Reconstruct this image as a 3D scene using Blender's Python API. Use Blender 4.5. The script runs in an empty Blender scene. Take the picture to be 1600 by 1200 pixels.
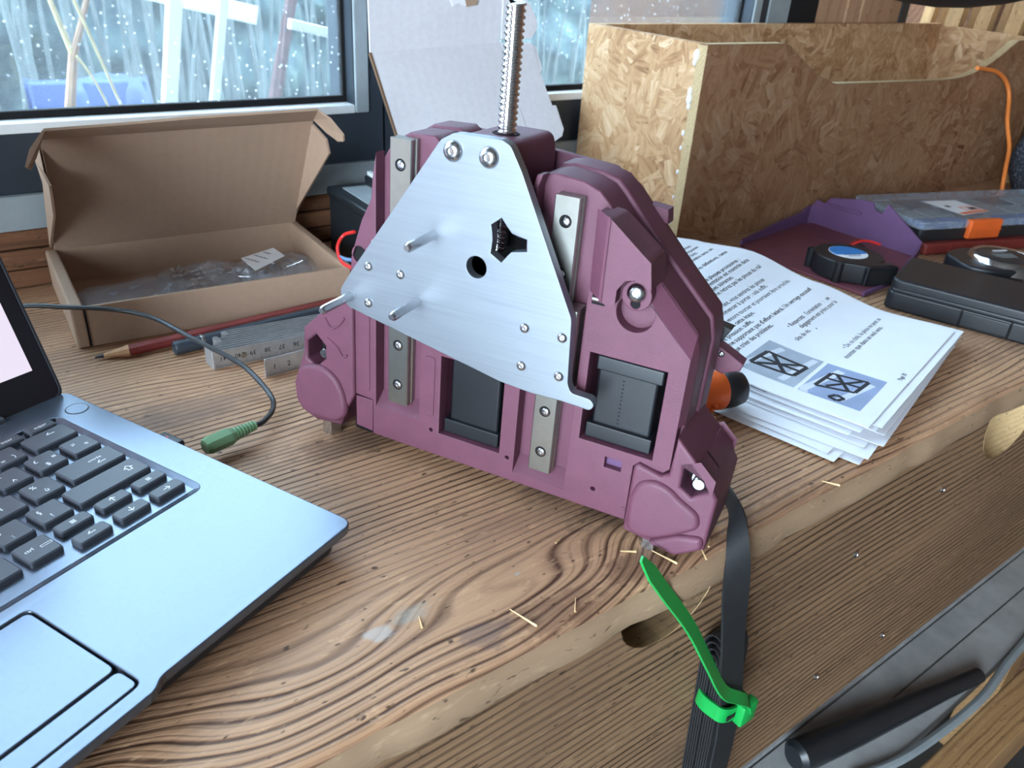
import bpy, bmesh, math, random
from mathutils import Matrix, Vector
random.seed(7)
SC = bpy.context.scene
COL = SC.collection
K = 0.001
UNIT = K                                    # metres per modelling unit (mm)

# ------------------------------------------------------------------ camera
cam = bpy.data.cameras.new('camera'); cam_o = bpy.data.objects.new('camera', cam); COL.objects.link(cam_o)
yaw, pitch, roll = math.radians(-35.287), math.radians(28.503), math.radians(-4.057)
fw = Vector((-math.sin(yaw)*math.cos(pitch), math.cos(yaw)*math.cos(pitch), -math.sin(pitch)))
rt = Vector((math.cos(yaw), math.sin(yaw), 0)); dn = fw.cross(rt)
r2 = math.cos(roll)*rt + math.sin(roll)*dn; d2 = -math.sin(roll)*rt + math.cos(roll)*dn
m3 = Matrix((r2, -d2, -fw)).transposed()
cam_o.matrix_world = Matrix.Translation((0, 0, 0.25744)) @ m3.to_4x4()
cam.sensor_width = 36; cam.lens = 36*1251.13/1600; cam.clip_start = 0.01; cam.clip_end = 100
cam.dof.use_dof = True; cam.dof.focus_distance = 0.42; cam.dof.aperture_fstop = 20
SC.camera = cam_o

# ------------------------------------------------------------------ world, lights, exposure
def lin(r, g, b):
    f = lambda c: (c/255/12.92) if c/255 <= 0.04045 else ((c/255+0.055)/1.055)**2.4
    return (f(r), f(g), f(b), 1.0)
wd = bpy.data.worlds.new('sky'); SC.world = wd; wd.use_nodes = True
bg = wd.node_tree.nodes['Background']; bg.inputs['Color'].default_value = (0.68, 0.85, 1.0, 1); bg.inputs['Strength'].default_value = 5.0
def area(name, loc, target, sx, sy, power, color):
    l = bpy.data.lights.new(name, 'AREA'); l.shape = 'RECTANGLE'; l.size = sx; l.size_y = sy; l.energy = power; l.color = color
    o = bpy.data.objects.new(name, l); COL.objects.link(o); o.location = loc
    o.rotation_euler = (Vector(target)-Vector(loc)).to_track_quat('-Z', 'Y').to_euler(); return o
# daylight entering by the wide doorway on the left of the bench
area('doorway_daylight', (-1.28, -0.68, 0.48), (0.25, 0.35, 0.05), 0.95, 0.95, 17, (0.78, 0.89, 1.0))
vs = SC.view_settings; vs.view_transform = 'Standard'; vs.look = 'None'; vs.gamma = 1; vs.use_curve_mapping = False; vs.exposure = 1.2
SC.cycles.use_denoising = True

# ------------------------------------------------------------------ node materials
class N:
    def __init__(s, name):
        s.m = bpy.data.materials.new(name); s.m.use_nodes = True; s.t = s.m.node_tree
        s.b = s.t.nodes['Principled BSDF']; s.out = s.t.nodes['Material Output']
    def new(s, typ, ins=None, **kw):
        n = s.t.nodes.new(typ)
        for k, v in kw.items(): setattr(n, k, v)
        for k, v in (ins or {}).items(): s.set(n.inputs[k], v)
        return n
    def set(s, sock, v):
        if hasattr(v, 'is_linked') or hasattr(v, 'links'): s.t.links.new(v, sock)
        else: sock.default_value = v
    def math(s, op, a, b=0.0, c=0.0):
        n = s.t.nodes.new('ShaderNodeMath'); n.operation = op
        s.set(n.inputs[0], a); s.set(n.inputs[1], b); s.set(n.inputs[2], c); return n.outputs[0]
    def coord(s): return s.new('ShaderNodeTexCoord').outputs['Object']
    def mapping(s, v, scale=(1, 1, 1), rot=(0, 0, 0), loc=(0, 0, 0)):
        n = s.new('ShaderNodeMapping', {'Vector': v}); n.inputs['Scale'].default_value = scale
        n.inputs['Rotation'].default_value = rot; n.inputs['Location'].default_value = loc; return n.outputs[0]
    def noise(s, v, scale, detail=3, rough=0.55, out='Fac', dist=0.0):
        n = s.new('ShaderNodeTexNoise', {'Vector': v, 'Scale': scale, 'Detail': detail, 'Roughness': rough, 'Distortion': dist}); return n.outputs[out]
    def ramp(s, f, stops):
        n = s.new('ShaderNodeValToRGB', {'Fac': f}); e = n.color_ramp.elements
        while len(e) < len(stops): e.new(0.5)
        for i, (p, c) in enumerate(stops): e[i].position = p; e[i].color = c if len(c) == 4 else (*c, 1)
        return n.outputs['Color']
    def mix(s, f, a, b, mode='MIX'):
        n = s.t.nodes.new('ShaderNodeMix'); n.data_type = 'RGBA'; n.blend_type = mode
        s.set(n.inputs[0], f); s.set(n.inputs[6], a); s.set(n.inputs[7], b); return n.outputs[2]
    def bump(s, h, strength=0.3, dist=0.001):
        n = s.new('ShaderNodeBump', {'Height': h, 'Strength': strength, 'Distance': dist}); s.set(s.b.inputs['Normal'], n.outputs[0])
    def P(s, **kw):
        for k, v in kw.items(): s.set(s.b.inputs[k.replace('_', ' ')], v)
MATS = {}
def plain(name, rgb, rough=0.5, metal=0.0, var=0.10, nscale=60, bump=0.0, bscale=400, spec=0.5, sub=0):
    """simple coloured stuff with slight procedural variation and fine relief"""
    if name in MATS: return MATS[name]
    n = N(name); c = n.coord(); base = lin(*rgb)
    f = n.noise(c, nscale, 4)
    dk = tuple(x*(1-var) for x in base[:3])+(1,); lt = tuple(min(1, x*(1+var)) for x in base[:3])+(1,)
    n.P(Base_Color=n.ramp(f, [(0.3, dk), (0.7, lt)]), Roughness=rough, Metallic=metal)
    n.b.inputs['Specular IOR Level'].default_value = spec
    if bump: n.bump(n.noise(c, bscale, 3), bump, 0.0006)
    MATS[name] = n.m; return n.m
def wood(name, light, dark, stain, period=0.006, knots=(), axis='x', rough=0.55, bump=0.5, warp=0.010, fine=1.0, contrast=1.0, paint=False, sharp=5.0, spots=(), amin=0.12):
    n = N(name); c = n.coord()
    if axis == 'z': c = n.mapping(c, rot=(0, math.pi/2, 0))
    if axis == 'y': c = n.mapping(c, rot=(0, 0, math.pi/2))
    sp = n.new('ShaderNodeSeparateXYZ', {'Vector': c}); x, y, z = sp.outputs
    low = n.noise(n.mapping(c, (1.4, 7, 7)), 1.0, 3)
    across = n.math('ADD', y, n.math('MULTIPLY', z, 0.83))
    yy = n.math('ADD', across, n.math('MULTIPLY', n.math('SUBTRACT', low, 0.5), warp*6))
    for (kx, ky, r, a) in knots:
        dv = n.new('ShaderNodeVectorMath', {0: n.mapping(c, (0.55, 1, 0), loc=(-kx*0.55, -ky, 0))}, operation='LENGTH').outputs['Value']
        mr = n.new('ShaderNodeMapRange', {'Value': dv, 'From Min': 0.0, 'From Max': r, 'To Min': a, 'To Max': 0.0}); mr.interpolation_type = 'SMOOTHERSTEP'
        yy = n.math('ADD', yy, mr.outputs[0])
    spc = n.noise(n.mapping(c, (0.5, 5, 5)), 3.0, 1)
    ph = n.math('ADD', n.math('MULTIPLY', yy, 2*math.pi/period), n.math('MULTIPLY', spc, 9.0))
    ring = n.math('MULTIPLY_ADD', n.math('SINE', ph), 0.5, 0.5)
    ph2 = n.math('ADD', n.math('MULTIPLY', yy, 2*math.pi/(period*0.41)), n.math('MULTIPLY', low, 14.0))
    ring2 = n.math('POWER', n.math('MULTIPLY_ADD', n.math('SINE', ph2), 0.5, 0.5), 5.0)
    fib = n.noise(n.mapping(c, (14, 420, 420)), 1.0, 3, 0.6)
    amp = n.ramp(n.noise(n.mapping(c, (3.0, 22, 22), loc=(1, 2, 3)), 1.0, 3, 0.6), [(0.30, (amin, amin, amin, 1)), (0.68, (1, 1, 1, 1))])
    lines = n.math('MULTIPLY', n.math('ADD', n.math('POWER', ring, sharp), n.math('MULTIPLY', ring2, 0.3)), amp)
    v = n.math('ADD', n.math('MULTIPLY', lines, 0.62*contrast), n.math('MULTIPLY', fib, 0.42*fine))
    col = n.ramp(v, [(0.10, lin(*light)), (0.42, tuple(0.62*a+0.38*b for a, b in zip(lin(*light), lin(*dark)))), (0.95, lin(*dark))])
    blot = n.noise(n.mapping(c, (5, 11, 11)), 1.0, 5, 0.65)
    col = n.mix(n.ramp(blot, [(0.46, (0, 0, 0, 1)), (0.72, (1, 1, 1, 1))]), col, n.mix(0.7, col, lin(*stain)), 'MIX')
    sc = n.noise(n.mapping(c, (60, 260, 260), rot=(0, 0, 0.5)), 1.0, 4, 0.7)
    col = n.mix(n.ramp(sc, [(0.58, (0, 0, 0, 1)), (0.70, (0.55, 0.55, 0.55, 1))]), col, lin(min(255, light[0]+25), min(255, light[1]+25), min(255, light[2]+20)))
    pit = n.noise(n.mapping(c, (120, 300, 300)), 1.0, 2)
    col = n.mix(n.ramp(pit, [(0.27, (0.85, 0.85, 0.85, 1)), (0.34, (0, 0, 0, 1))]), col, lin(*[int(q*0.6) for q in dark]))
    for (kx, ky, rx, ry, st_, rgb) in spots:
        pv = n.mapping(c, (1/rx, 1/ry, 0), loc=(-kx/rx, -ky/ry, 0))
        dv = n.new('ShaderNodeVectorMath', {0: pv}, operation='LENGTH').outputs['Value']
        dv = n.math('ADD', dv, n.math('MULTIPLY', n.math('SUBTRACT', n.noise(n.mapping(c, (70, 130, 130)), 1.0, 4, 0.65), 0.5), 2.2))
        mr = n.new('ShaderNodeMapRange', {'Value': dv, 'From Min': 0.45, 'From Max': 1.05, 'To Min': st_, 'To Max': 0.0}); mr.interpolation_type = 'SMOOTHSTEP'
        col = n.mix(mr.outputs[0], col, n.mix(0.75, col, lin(*rgb)))
    if paint:
        pn = n.noise(n.mapping(c, (30, 55, 55), loc=(3, 1, 0)), 1.0, 2)
        col = n.mix(n.ramp(pn, [(0.755, (0, 0, 0, 1)), (0.775, (0.75, 0.75, 0.75, 1))]), col, lin(158, 184, 186))
    n.P(Base_Color=col, Roughness=rough); n.b.inputs['Specular IOR Level'].default_value = 0.35
    h = n.math('ADD', n.math('MULTIPLY', v, -1.0), n.math('MULTIPLY', n.noise(n.mapping(c, (60, 160, 160)), 1.0, 4), 0.6))
    n.bump(h, bump, 0.0012)
    return n.m
def osb(name, normal, tint=(1, 1, 1, 1)):
    """pressed wood strands lying in all directions of the board plane"""
    n = N(name); c = n.coord(); col = None
    wob = n.noise(c, 30, 2, out='Color')
    for i, (cell, ln, wd_) in enumerate([(19, 16, 120), (30, 24, 180), (44, 38, 250)]):
        cv = n.mapping(n.mix(0.02, c, wob), (1, 1, 1), (0, 0, 0), (i*0.13, i*0.21, i*0.17))
        vo = n.new('ShaderNodeTexVoronoi', {'Vector': cv, 'Scale': float(cell)})
        rr, gg, bb = n.new('ShaderNodeSeparateColor', {'Color': vo.outputs['Color']}).outputs[:3]
        vr = n.new('ShaderNodeVectorRotate', {'Vector': c, 'Center': (0, 0, 0), 'Axis': normal, 'Angle': n.math('MULTIPLY', rr, 6.28)}, rotation_type='AXIS_ANGLE').outputs[0]
        st = n.noise(n.mapping(vr, (wd_ if normal[0] == 0 else 40, 40 if normal[0] == 0 else wd_, ln)), 1.0, 3, 0.6)
        val = n.math('ADD', n.math('MULTIPLY', st, 0.9), n.math('MULTIPLY', gg, 0.34))
        ci = n.ramp(val, [(0.25, lin(130, 94, 64)), (0.48, lin(190, 148, 108)), (0.68, lin(212, 174, 132)), (0.92, lin(232, 204, 168))])
        if col is None: col = ci
        else: col = n.mix(n.ramp(n.noise(n.mapping(vr, (wd_*0.35 if normal[0] == 0 else 20, 20 if normal[0] == 0 else wd_*0.35, ln*0.6)), 1.0, 1), [(0.50, (0, 0, 0, 1)), (0.53, (1, 1, 1, 1))]), col, ci)
        last = vr
    ch = n.noise(n.mapping(last, (420, 420, 120)), 1.0, 2)
    col = n.mix(n.ramp(ch, [(0.25, (0.8, 0.8, 0.8, 1)), (0.31, (0, 0, 0, 1))]), col, lin(84, 56, 34))
    tone = n.noise(c, 12, 3); col = n.mix(n.ramp(tone, [(0.42, (0, 0, 0, 1)), (0.75, (0.6, 0.6, 0.6, 1))]), col, n.mix(0.5, col, lin(150, 106, 66)))
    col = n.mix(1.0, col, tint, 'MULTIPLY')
    n.P(Base_Color=col, Roughness=0.62); n.b.inputs['Specular IOR Level'].default_value = 0.3
    n.bump(ch, 0.2, 0.001)
    return n.m
def cardboard(name, rgb, rough=0.85):
    n = N(name); c = n.coord(); f = n.noise(c, 220, 4); g = n.noise(c, 9, 3)
    b = lin(*rgb); v = n.math('ADD', n.math('MULTIPLY', f, 0.5), n.math('MULTIPLY', g, 0.5))
    n.P(Base_Color=n.ramp(v, [(0.3, tuple(q*0.86 for q in b[:3])+(1,)), (0.7, b)]), Roughness=rough)
    w = n.new('ShaderNodeTexWave', {'Vector': n.mapping(c, (1, 1, 1)), 'Scale': 32.0, 'Distortion': 0.3}); w.bands_direction = 'X'
    n.bump(w.outputs['Fac'], 0.06, 0.001); return n.m
def brushed(name, rgb, rough=0.34):
    n = N(name); c = n.coord(); f = n.noise(n.mapping(c, (18, 900, 900), (0, 0, 0.06)), 1.0, 3, 0.7)
    b = lin(*rgb)
    n.P(Base_Color=n.ramp(f, [(0.3, tuple(q*0.88 for q in b[:3])+(1,)), (0.7, b)]), Metallic=0.85, Roughness=n.math('MULTIPLY_ADD', f, 0.2, rough-0.05))
    n.bump(f, 0.05, 0.0003); return n.m
def film(name, tint, alpha, rough=0.15):
    """thin clear plastic or glass sheet: see-through with a gloss"""
    n = N(name); t = n.new('ShaderNodeBsdfTransparent', {'Color': (0.95, 0.96, 0.98, 1)})
    n.P(Base_Color=lin(*tint), Roughness=rough)
    c = n.coord(); f = n.noise(c, 90, 4)
    mx = n.new('ShaderNodeMixShader', {0: n.math('MULTIPLY_ADD', f, alpha*0.8, alpha*0.6), 1: t.outputs[0], 2: n.b.outputs[0]})
    n.t.links.new(mx.outputs[0], n.out.inputs['Surface']); n.bump(f, 0.6, 0.002); return n.m
def emis(name, rgb, strength):
    n = N(name); c = n.coord(); f = n.noise(c, 12, 2); b = lin(*rgb)
    n.P(Base_Color=(0.02, 0.02, 0.02, 1), Roughness=0.25)
    n.P(Emission_Color=n.ramp(f, [(0.2, tuple(q*0.95 for q in b[:3])+(1,)), (0.8, b)]), Emission_Strength=strength); return n.m
def dirty_glass(name):
    n = N(name); c = n.coord()
    t = n.new('ShaderNodeBsdfTransparent', {'Color': (0.90, 0.96, 1.0, 1)})
    spots = n.new('ShaderNodeTexVoronoi', {'Vector': c, 'Scale': 120.0}).outputs['Distance']
    big = n.new('ShaderNodeTexVoronoi', {'Vector': c, 'Scale': 42.0}).outputs['Distance']
    s1 = n.ramp(spots, [(0.0, (1, 1, 1, 1)), (0.10, (0.9, 0.9, 0.9, 1)), (0.17, (0, 0, 0, 1))]); s2 = n.ramp(big, [(0.0, (1, 1, 1, 1)), (0.07, (0, 0, 0, 1))])
    region = n.ramp(n.noise(c, 7, 4, 0.65), [(0.35, (0, 0, 0, 1)), (0.7, (1, 1, 1, 1))])
    grime = n.math('MULTIPLY', n.noise(c, 4.0, 5, 0.7), 0.15)
    fac = n.math('ADD', n.math('MULTIPLY', n.math('ADD', n.math('MULTIPLY', s1, region), s2), 0.75), grime)
    tr = n.new('ShaderNodeBsdfTranslucent', {'Color': (0.86, 0.93, 1.0, 1)})
    n.P(Base_Color=(0.8, 0.86, 0.9, 1), Roughness=0.7)
    mx0 = n.new('ShaderNodeMixShader', {0: 0.25, 1: tr.outputs[0], 2: n.b.outputs[0]})
    mx = n.new('ShaderNodeMixShader', {0: n.math('MINIMUM', fac, 0.9), 1: t.outputs[0], 2: mx0.outputs[0]})
    gl = n.new('ShaderNodeBsdfGlossy', {'Color': (1, 1, 1, 1), 'Roughness': 0.02})
    fr = n.new('ShaderNodeFresnel', {'IOR': 1.35})
    mx2 = n.new('ShaderNodeMixShader', {0: n.math('MULTIPLY', fr.outputs[0], 0.6), 1: mx.outputs[0], 2: gl.outputs[0]})
    n.t.links.new(mx2.outputs[0], n.out.inputs['Surface']); return n.m

M_top = wood('bench_top_wood', (206, 162, 126), (84, 54, 40), (122, 92, 78), 0.0047, knots=((0.075, 0.012, 0.075, 0.030), (0.185, 0.010, 0.055, 0.026), (0.16, 0.30, 0.06, 0.008), (0.50, 0.16, 0.10, 0.010)), bump=0.6, paint=True, rough=0.5, contrast=1.25, amin=0.25,
    spots=((0.245, 0.085, 0.035, 0.018, 0.8, (58, 50, 46)), (0.250, 0.052, 0.030, 0.014, 0.75, (52, 44, 40)), (0.233, 0.014, 0.030, 0.010, 0.7, (84, 56, 42)), (0.165, 0.180, 0.045, 0.016, 0.6, (74, 62, 56)), (0.205, 0.200, 0.030, 0.020, 0.7, (56, 50, 48)),
           (0.122, 0.044, 0.014, 0.005, 0.40, (150, 172, 170)), (0.105, 0.042, 0.008, 0.005, 0.5, (190, 204, 208)), (0.178, 0.010, 0.030, 0.012, 0.6, (106, 72, 56)), (0.075, 0.103, 0.030, 0.012, 0.5, (96, 78, 70)), (0.097, 0.262, 0.050, 0.020, 0.45, (104, 88, 82)), (0.143, 0.016, 0.014, 0.010, 0.6, (92, 80, 84)), (0.33, 0.004, 0.05, 0.012, 0.5, (96, 66, 48))))
M_apron = wood('apron_wood', (152, 120, 90), (60, 42, 29), (108, 84, 66), 0.0052, rough=0.62, bump=0.35, warp=0.006, contrast=1.5, amin=0.35, sharp=3.5)
M_edge = wood('worn_edge_wood', (172, 144, 116), (140, 112, 86), (132, 106, 84), 0.02, rough=0.5, bump=0.25, contrast=0.12)
M_cutwood = wood('fresh_cut_wood', (214, 184, 136), (166, 126, 82), (186, 156, 116), 0.004, rough=0.7, contrast=0.6)
M_beam = wood('beam_wood', (196, 156, 108), (130, 90, 56), (140, 104, 74), 0.007, rough=0.65)
M_oldwood = wood('old_wall_wood', (126, 86, 60), (64, 40, 28), (80, 56, 44), 0.012, rough=0.75)
M_plank = wood('wall_plank_wood', (200, 162, 128), (150, 112, 84), (160, 128, 104), 0.022, contrast=0.6, axis='z', rough=0.75)
M_batten = wood('batten_wood', (206, 170, 124), (150, 112, 74), (150, 120, 90), 0.02, contrast=0.6, axis='z', rough=0.75)
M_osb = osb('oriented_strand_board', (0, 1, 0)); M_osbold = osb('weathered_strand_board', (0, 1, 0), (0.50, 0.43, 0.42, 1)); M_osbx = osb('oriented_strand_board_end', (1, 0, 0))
M_osbedge = wood('strand_board_edge', (214, 192, 150), (150, 116, 78), (180, 150, 110), 0.003, rough=0.8, contrast=0.7)
M_purple = plain('purple_print', (105, 61, 79), 0.55, 0, 0.07, 90, 0.25, 1400)
M_purple2 = plain('violet_print', (100, 70, 108), 0.6, 0, 0.08, 60, 0.2, 1200)
M_purple_fl = plain('reddish_print', (116, 62, 72), 0.6, 0, 0.08, 60, 0.2, 1200)
M_alu = brushed('brushed_aluminium', (152, 160, 169), 0.44)
M_steel = plain('rail_steel', (158, 158, 152), 0.30, 0.9, 0.05, 200)
M_chrome = plain('chrome', (220, 220, 222), 0.14, 1.0, 0.03, 50)
M_zinc = plain('zinc_screw', (200, 202, 206), 0.25, 1.0, 0.05, 300)
M_blk = plain('black_plastic', (26, 29, 34), 0.42, 0, 0.15, 40, 0.08, 900)
M_blk2 = plain('satin_black', (34, 38, 42), 0.35, 0, 0.12, 30)
M_rubber = plain('black_rubber', (33, 34, 36), 0.6, 0, 0.15, 80, 0.2, 900)
M_dark = plain('dark_gap', (10, 10, 12), 0.9, 0, 0.2, 40)
M_lap = plain('laptop_shell', (102, 112, 126), 0.25, 0.68, 0.03, 500, 0.03, 3000)
M_lapedge = plain('laptop_edge', (52, 56, 62), 0.4, 0.3, 0.05, 300)
M_key = plain('key_cap', (66, 71, 80), 0.42, 0, 0.06, 200, 0.06, 2500)
M_white = plain('white_print', (235, 238, 242), 0.6, 0, 0.02, 80)
M_bezel = plain('screen_bezel', (20, 22, 26), 0.3, 0, 0.08, 50)
M_screen = emis('screen_glow', (206, 198, 214), 0.62)
M_card = cardboard('brown_cardboard', (174, 146, 124))
M_cardw = cardboard('white_cardboard', (226, 226, 232))
M_carde = cardboard('cardboard_edge', (120, 92, 70))
M_paper = plain('white_paper', (236, 238, 244), 0.75, 0, 0.015, 40)
M_ink = plain('black_ink', (34, 34, 40), 0.7, 0, 0.1, 200)
M_green = plain('pale_green_plug', (112, 150, 112), 0.4, 0, 0.05, 90)
M_zip = plain('green_zip_tie', (22, 158, 72), 0.32, 0, 0.06, 60)
M_orange = plain('orange_plastic', (236, 106, 44), 0.42, 0, 0.06, 60)
M_red = plain('red_paint', (128, 50, 46), 0.5, 0, 0.16, 120, 0.15, 500)
M_redw = plain('red_wire', (228, 50, 48), 0.35, 0, 0.05, 90)
M_lead = plain('pencil_cedar', (196, 150, 110), 0.7, 0, 0.12, 200)
M_graph = plain('pencil_graphite', (40, 38, 40), 0.4, 0.2, 0.1, 200)
M_mark = plain('blue_grey_marker', (52, 60, 70), 0.38, 0, 0.1, 90)
M_ruler = plain('ruler_metal', (182, 186, 190), 0.38, 0.75, 0.12, 160, 0.1, 700)
M_orcord = plain('orange_cord', (232, 132, 58), 0.5, 0, 0.06, 60)
M_clear = film('clear_bag_film', (226, 230, 238), 0.30)
M_lidclear = film('clear_lid_plastic', (176, 188, 202), 0.42, 0.10)
M_blue = plain('blue_parts', (38, 92, 164), 0.5, 0, 0.3, 120)
M_glue = plain('white_glue', (240, 242, 246), 0.35, 0, 0.02, 80)
M_frame = plain('anthracite_frame', (52, 60, 70), 0.42, 0.2, 0.08, 30, 0.05, 800)
M_ledge = plain('aluminium_ledge', (236, 240, 242), 0.4, 0.1, 0.05, 30)
M_strip = plain('grey_sill_strip', (146, 156, 160), 0.7, 0, 0.12, 30, 0.2, 300)
M_glass = dirty_glass('dirty_window_glass')
M_wallp = plain('grey_plaster', (104, 98, 92), 0.85, 0, 0.06, 12, 0.2, 200)
M_concrete = plain('grey_shelf_board', (176, 178, 178), 0.75, 0, 0.16, 30, 0.3, 200)
M_floor = plain('dark_floor', (60, 58, 56), 0.8, 0, 0.2, 10, 0.3, 90)

# ------------------------------------------------------------------ mesh helpers (all sizes in UNITs)
def link(name, me, mat, parent=None):
    o = bpy.data.objects.new(name, me); COL.objects.link(o)
    if mat is not None: me.materials.append(mat)
    if parent is not None: o.parent = parent
    return o
def tag(o, label=None, cat=None, group=None, kind=None):
    if label: o['label'] = label
    if cat: o['category'] = cat
    if group: o['group'] = group
    if kind: o['kind'] = kind
    return o
def thing(name, label, cat, loc=(0, 0, 0), rz=0, group=None, mw=None):
    o = bpy.data.objects.new(name, None); COL.objects.link(o); o.empty_display_size = 0.02
    if mw is not None: o.matrix_world = mw
    else: o.location = Vector(loc)*K; o.rotation_euler = (0, 0, rz)
    return tag(o, label, cat, group)
def raw(name, vs, fs, mat, parent=None, smooth=False):
    me = bpy.data.meshes.new(name); me.from_pydata([tuple(Vector(v)*UNIT) for v in vs], [], fs); me.update()
    if smooth: me.shade_smooth()
    return link(name, me, mat, parent)
def from_bm(name, bm, mat, parent=None, smooth=False, wn=False):
    bmesh.ops.recalc_face_normals(bm, faces=bm.faces)
    me = bpy.data.meshes.new(name); bm.to_mesh(me); bm.free()
    for v in me.vertices: v.co = v.co*UNIT
    if smooth:
        me.shade_smooth()
        try: me.set_sharp_from_angle(angle=math.radians(55 if wn else 38))
        except Exception: pass
    o = link(name, me, mat, parent)
    if smooth and wn:
        w = o.modifiers.new('weighted', 'WEIGHTED_NORMAL'); w.keep_sharp = True; w.weight = 80
    return o
def boxbm(x0, x1, y0, y1, z0, z1, bev=0, seg=2, bm=None, mtx=None):
    b = bmesh.new()
    m = Matrix.Translation(((x0+x1)/2, (y0+y1)/2, (z0+z1)/2)) @ Matrix.Diagonal((abs(x1-x0), abs(y1-y0), abs(z1-z0), 1))
    bmesh.ops.create_cube(b, size=1.0, matrix=m)
    if bev: bmesh.ops.bevel(b, geom=list(b.edges), offset=bev, segments=seg, profile=0.5, affect='EDGES')
    if mtx is not None: bmesh.ops.transform(b, matrix=mtx, verts=b.verts)
    if bm is None: return b
    me = bpy.data.meshes.new('t'); b.to_mesh(me); b.free(); bm.from_mesh(me); bpy.data.meshes.remove(me); return bm
def box(name, x0, x1, y0, y1, z0, z1, mat, parent=None, bev=0, seg=2, mtx=None, smooth=True):
    return from_bm(name, boxbm(x0, x1, y0, y1, z0, z1, bev, seg, None, mtx), mat, parent, smooth and bev > 0, True)
def rounded(pts, r, seg=4):
    """round the corners of a closed outline"""
    out = []; n = len(pts)
    for i in range(n):
        p = Vector(pts[i][:2]); a = Vector(pts[i-1][:2]); b = Vector(pts[(i+1) % n][:2])
        rr = min(r, (a-p).length*0.45, (b-p).length*0.45)
        if rr < 1e-6: out.append(tuple(p)); continue
        s = p+(a-p).normalized()*rr; e = p+(b-p).normalized()*rr
        for k in range(seg+1):
            t = k/seg; q = s*(1-t)**2+p*2*t*(1-t)+e*t*t; out.append((q.x, q.y))
    return out
def circ(cx, cy, r, n=20, a0=0): return [(cx+r*math.cos(a0+2*math.pi*i/n), cy+r*math.sin(a0+2*math.pi*i/n)) for i in range(n)]
def rect(x0, y0, x1, y1): return [(x0, y0), (x1, y0), (x1, y1), (x0, y1)]
def poly(name, outline, z0, z1, mat, parent=None, holes=(), bev=0.0, mtx=None, res=1):
    """a plate cut from an outline with holes, its rims bevelled"""
    cu = bpy.data.curves.new(name, 'CURVE'); cu.dimensions = '2D'; cu.fill_mode = 'BOTH'
    for ring in [outline]+list(holes):
        s = cu.splines.new('POLY'); s.points.add(len(ring)-1); s.use_cyclic_u = True
        for p, q in zip(s.points, ring): p.co = (q[0], q[1], 0, 1)
    cu.extrude = max((z1-z0)/2-bev, 0.0001); cu.bevel_depth = bev; cu.bevel_resolution = res; cu.offset = -bev
    o = bpy.data.objects.new(name, cu); COL.objects.link(o); dg = bpy.context.evaluated_depsgraph_get(); dg.update()
    me = bpy.data.meshes.new_from_object(o.evaluated_get(dg)); bpy.data.objects.remove(o); bpy.data.curves.remove(cu)
    bm = bmesh.new(); bm.from_mesh(me); bpy.data.meshes.remove(me)
    bmesh.ops.remove_doubles(bm, verts=bm.verts, dist=1e-4)
    bmesh.ops.transform(bm, matrix=Matrix.Translation((0, 0, (z0+z1)/2)), verts=bm.verts)
    if mtx is not None: bmesh.ops.transform(bm, matrix=mtx, verts=bm.verts)
    return from_bm(name, bm, mat, parent, bev > 0, True)
XZ = Matrix(((1, 0, 0, 0), (0, 0, -1, 0), (0, 1, 0, 0), (0, 0, 0, 1)))      # outline (x,z) standing up, thickness along -y
YZ = Matrix(((0, 0, 1, 0), (1, 0, 0, 0), (0, 1, 0, 0), (0, 0, 0, 1)))       # outline (y,z) standing up, thickness along x
def lathebm(prof, n=24, bm=None, mtx=None):
    b = bm or bmesh.new(); rings = []
    for r, z in prof:
        if r < 1e-6: rings.append([b.verts.new((mtx @ Vector((0, 0, z))) if mtx else (0, 0, z))])
        else:
            rg = []
            for i in range(n):
                v = Vector((r*math.cos(2*math.pi*i/n), r*math.sin(2*math.pi*i/n), z)); rg.append(b.verts.new(mtx @ v if mtx else v))
            rings.append(rg)
    for a, c in zip(rings, rings[1:]):
        for i in range(n):
            j = (i+1) % n
            if len(a) == 1 and len(c) == 1: continue
            if len(a) == 1: b.faces.new((a[0], c[j], c[i]))
            elif len(c) == 1: b.faces.new((a[i], a[j], c[0]))
            else: b.faces.new((a[i], a[j], c[j], c[i]))
    for rg, flip in ((rings[0], True), (rings[-1], False)):
        if len(rg) > 1: b.faces.new(rg[::-1] if flip else rg)
    return b
def lathe(name, prof, mat, parent=None, n=24, mtx=None, smooth=True): return from_bm(name, lathebm(prof, n, None, mtx), mat, parent, smooth)
def frame_to(p, d):
    """matrix that takes the z axis to direction d at point p"""
    return Matrix.Translation(Vector(p)) @ Vector(d).normalized().to_track_quat('Z', 'Y').to_matrix().to_4x4()
def spline(pts, k=6):
    P = [Vector(p) for p in pts]; out = []
    for i in range(len(P)-1):
        a = P[max(i-1, 0)]; b = P[i]; c = P[i+1]; d = P[min(i+2, len(P)-1)]
        for j in range(k):
            t = j/k; out.append(0.5*((2*b)+(c-a)*t+(2*a-5*b+4*c-d)*t*t+(3*b-a-3*c+d)*t**3))
    out.append(P[-1]); return out
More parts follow.
